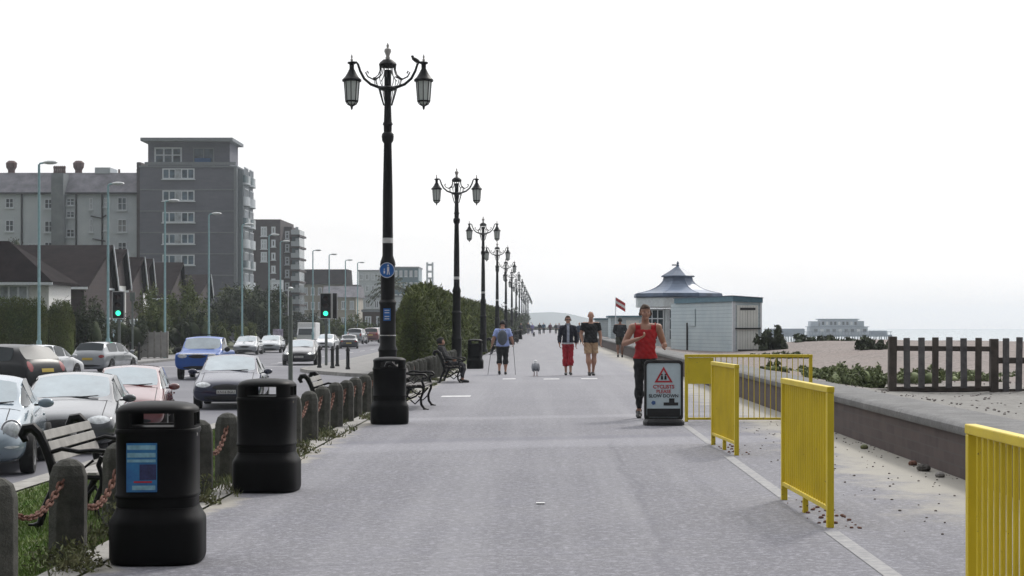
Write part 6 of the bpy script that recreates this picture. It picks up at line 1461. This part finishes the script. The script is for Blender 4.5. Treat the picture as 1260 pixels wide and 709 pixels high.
# the long tamarisk hedge beside the promenade and the dark trees beyond it
prof = [(487, 57, 366), (500, 60, 359), (520, 66, 357), (545, 74, 361), (565, 84, 366), (585, 98, 372), (603, 118, 376), (617, 148, 380), (624, 168, 382)]
k = 0; zones = []
hb = thing('long_hedge', 'long olive green feathery hedge running beside the promenade behind the posts', 'hedge', (-4.0, 60, -.2))
def zt_(y): return PZ(np.interp(y, [57, 60, 66, 84, 98, 118, 148, 172], [364, 358, 355.5, 363.5, 370, 374.5, 378.5, 381]), y)
def hw_(y): return .50+min(.87, (y-56)*.044)
hb.location = (0, 0, 0)
hedge_mesh('foliage', 56.5, 174, lambda y: -3.72-hw_(y)+.22*mn_.noise(Vector((y*.3, 0, 0))), hw_, zt_, 150000, .115, lf_hedge, hb, zb=-.2)
mb = MB()
for i in range(26):
    y = random.uniform(58, 120); x = random.uniform(-5, -4.1); mb.tube([(x, y, -.2), (x+random.uniform(-.2, .2), y+random.uniform(-.3, .3), 1.6)], [.05, .02], 5)
mb.build('stems', bark, hb)
for i, (px, D, pt, w, lb) in enumerate(((626, 190, 383, 2.2, 'nearest'), (633, 222, 385, 2.4, 'second'), (639, 262, 385.5, 2.6, 'third'), (644, 310, 386, 3.0, 'fourth'), (648, 370, 388, 3.4, 'fifth'))):
    bush('dark_tree', f'dark bushy tree past the long hedge, {lb} of the far row', 'tree', 668-(6.6)*FPX/D, 668-(3.1)*FPX/D, pt, D, n=2600, m=lf_dark, size=.2, depth=26, lobes=2, zb=-.4, group='dark trees beyond the hedge')
bush('dark_tree', 'farthest dark low planting where the promenade ends', 'tree', 640, 700, 402, 520, n=1500, m=lf_dark, size=.5, depth=10, lobes=5, zb=-.4)
# ---- grass blades on the verge
def blades(name, n, reg, h, m, zf, dens=None, label=None):
    x = RNG.uniform(reg[0], reg[1], n); u = RNG.uniform(0, 1, n); y = reg[2]*(reg[3]/reg[2])**u
    P = np.stack([x, y, np.array([zf(a, b_) for a, b_ in zip(x, y)])], 1)
    if dens is not None: P = P[[dens(*p) > random.random() for p in P]]
    n = len(P); a = RNG.uniform(0, 2*math.pi, n); hh = h*RNG.uniform(.4, 1.3, n); w = .006+.0006*P[:, 1]
    d = np.stack([np.cos(a), np.sin(a), np.zeros(n)], 1); ln = np.stack([RNG.normal(0, .5, n), RNG.normal(0, .5, n), np.ones(n)], 1)*hh[:, None]
    v = np.stack([P-d*w[:, None]*.5, P+d*w[:, None]*.5, P+ln], 1).reshape(-1, 3); me = bpy.data.meshes.new(name)
    me.vertices.add(3*n); me.vertices.foreach_set('co', v.reshape(-1)); me.loops.add(3*n); me.loops.foreach_set('vertex_index', np.arange(3*n, dtype=np.int32)); me.polygons.add(n); me.polygons.foreach_set('loop_start', (np.arange(n)*3).astype(np.int32)); me.update(); me.validate(); me.materials.append(m)
    o = bpy.data.objects.new(name, me); COL.objects.link(o); o['kind'] = 'stuff'
    if label: o['label'] = label; o['category'] = 'grass'
    return o
def zv(x, y): return zverge(x, y)-.005
blades('grass', 90000, (-6.4, -3.0, 8, 55), .055, grass_m, zv, label='rough short green grass growing on the sloping verge')
def dw(x, y, z): return max(0, math.sin(x*9+y*2.1)+math.sin(y*1.7)+.2*math.sin(y*9))*.5 if True else 0
blades('weeds', 26000, (-3.28, -2.62, 8.5, 58), .07, weed_m, lambda x, y: .0, dens=dw, label='weeds sprouting round the feet of the stone posts')
# weedy clumps by name at the larger places
def tuft(label, x, y, w, h, n=420):
    t_ = thing('weed_clump', label, 'weed', (x, y, -.01), group='weed clumps along the promenade edge')
    leaf_mesh('leaves', [((0, 0, h*.35), (w, w*1.3, h*.6)), ((w*.8, -.15, h*.22), (w*.7, w, h*.35))], n, .022, weed_m, t_, flat=.7, core=False, clump=.8, up=.8)
    mb = MB()
    for k in range(9): a = k*.7; mb.tube([(0, 0, 0), (math.cos(a)*w*.6, math.sin(a)*w*.6, h*.7)], .003, 4)
    mb.build('stems', weed_m, t_)
tuft('leafy weed clump between the two nearest bins at a post foot', -2.86, 14.3, .14, .24, 700); tuft('weeds at the foot of the second stone post', -2.9, 10.45, .18, .16, 800); tuft('weeds behind the nearest bin beside a post', -2.95, 12.0, .16, .26, 700)
tuft('low weeds past the second bin at the post feet', -2.82, 19.8, .15, .16, 500); tuft('low weeds before the third bin at the post feet', -2.82, 22.6, .14, .14, 500)
# ---- stones and debris on the sand by the wall
def stones(name, n, reg, s, m, zf, label, yb=True):
    mb = MB()
    for i in range(n):
        x = reg[1]-(reg[1]-reg[0])*random.random()**2.0 if yb else random.uniform(reg[0], reg[1]); y = random.uniform(reg[2], reg[3]); r = s*random.uniform(.35, 1.3)
        mb.ell((x, y, zf(x, y)+r*.25), (r, r*random.uniform(.6, 1), r*.6), 6, 4, M=Matrix.Rotation(random.random()*3, 4, 'Z'))
    o = mb.build(name, m, smooth=True); o['kind'] = 'stuff'; o['label'] = label; o['category'] = 'stones'; return o
stones('pebbles', 220, (2.4, 4.0, 11, 26), .013, mat('mixed pebble', (.12, .10, .09), .9, island=.6, var=.3), lambda x, y: 0, 'small dark pebbles scattered over the drifted sand')
stones('beach_stones', 600, (4.7, 11, 18, 34), .02, mat('pale pebble', (.20, .18, .17), .9, island=.7, var=.3), zbeach, 'pebbles scattered over the sand behind the sea wall', False)
stones('dark_debris', 55, (2.02, 2.32, 12.4, 14.7), .018, rust, lambda x, y: 0, 'dead leaves and grit caught under the yellow barrier')
stones('dark_debris', 30, (2.1, 2.36, 19.3, 21.2), .018, rust, lambda x, y: 0, 'dead leaves and grit caught under the smaller yellow barrier')
for i, (x, y, r, lb) in enumerate(((3.86, 17.3, .07, 'dark stone lying at the wall foot nearest the big yellow barrier'), (3.9, 18.0, .05, 'brown stone at the wall foot just beyond the dark stone'), (3.84, 20.4, .05, 'small weed covered stone at the wall foot'), (3.86, 16.6, .05, 'pale stone at the wall foot, nearest of the four'))):
    mb = MB().ell((0, 0, r*.4), (r, r*1.3, r*.6), 9, 6); mb.v = [tuple(Vector(v)*(1+.12*math.sin(v[0]*80+v[1]*55))) for v in mb.v]
    o = mb.build('stone', [mat('dark stone', (.06, .055, .05), .9), rust, weed_m, mat('pale stone', (.2, .19, .18), .9)][i], loc=(x, y, 0)); tag(o, lb, 'stone', 'stones at the foot of the sea wall')
o = MB().box((0, 0, .008), (.07, .05, .01)).build('litter', mat('white scrap', (.7, .7, .7), .6), loc=(-.02, 14.1, 0)); tag(o, 'tiny white scrap of litter on the near tarmac', 'litter')
# ================================================================== HAZE
HZ = 3600
mb = MB().b2(-920, HZ-200, -70, HZ, -8, 36); hz = mb.build('haze', black); hz['kind'] = 'stuff'
hm_ = bpy.data.materials.new('haze'); hm_.use_nodes = True; t = hm_.node_tree; t.nodes.clear()
pv = nd(t, 'ShaderNodeVolumePrincipled'); pv.inputs['Color'].default_value = (.86, .93, 1.0, 1); pv.inputs['Density'].default_value = .00033; pv.inputs['Anisotropy'].default_value = .65
oo = nd(t, 'ShaderNodeOutputMaterial'); t.links.new(pv.outputs[0], oo.inputs['Volume']); hz.data.materials.clear(); hz.data.materials.append(hm_)
hz.display_type = 'WIRE'
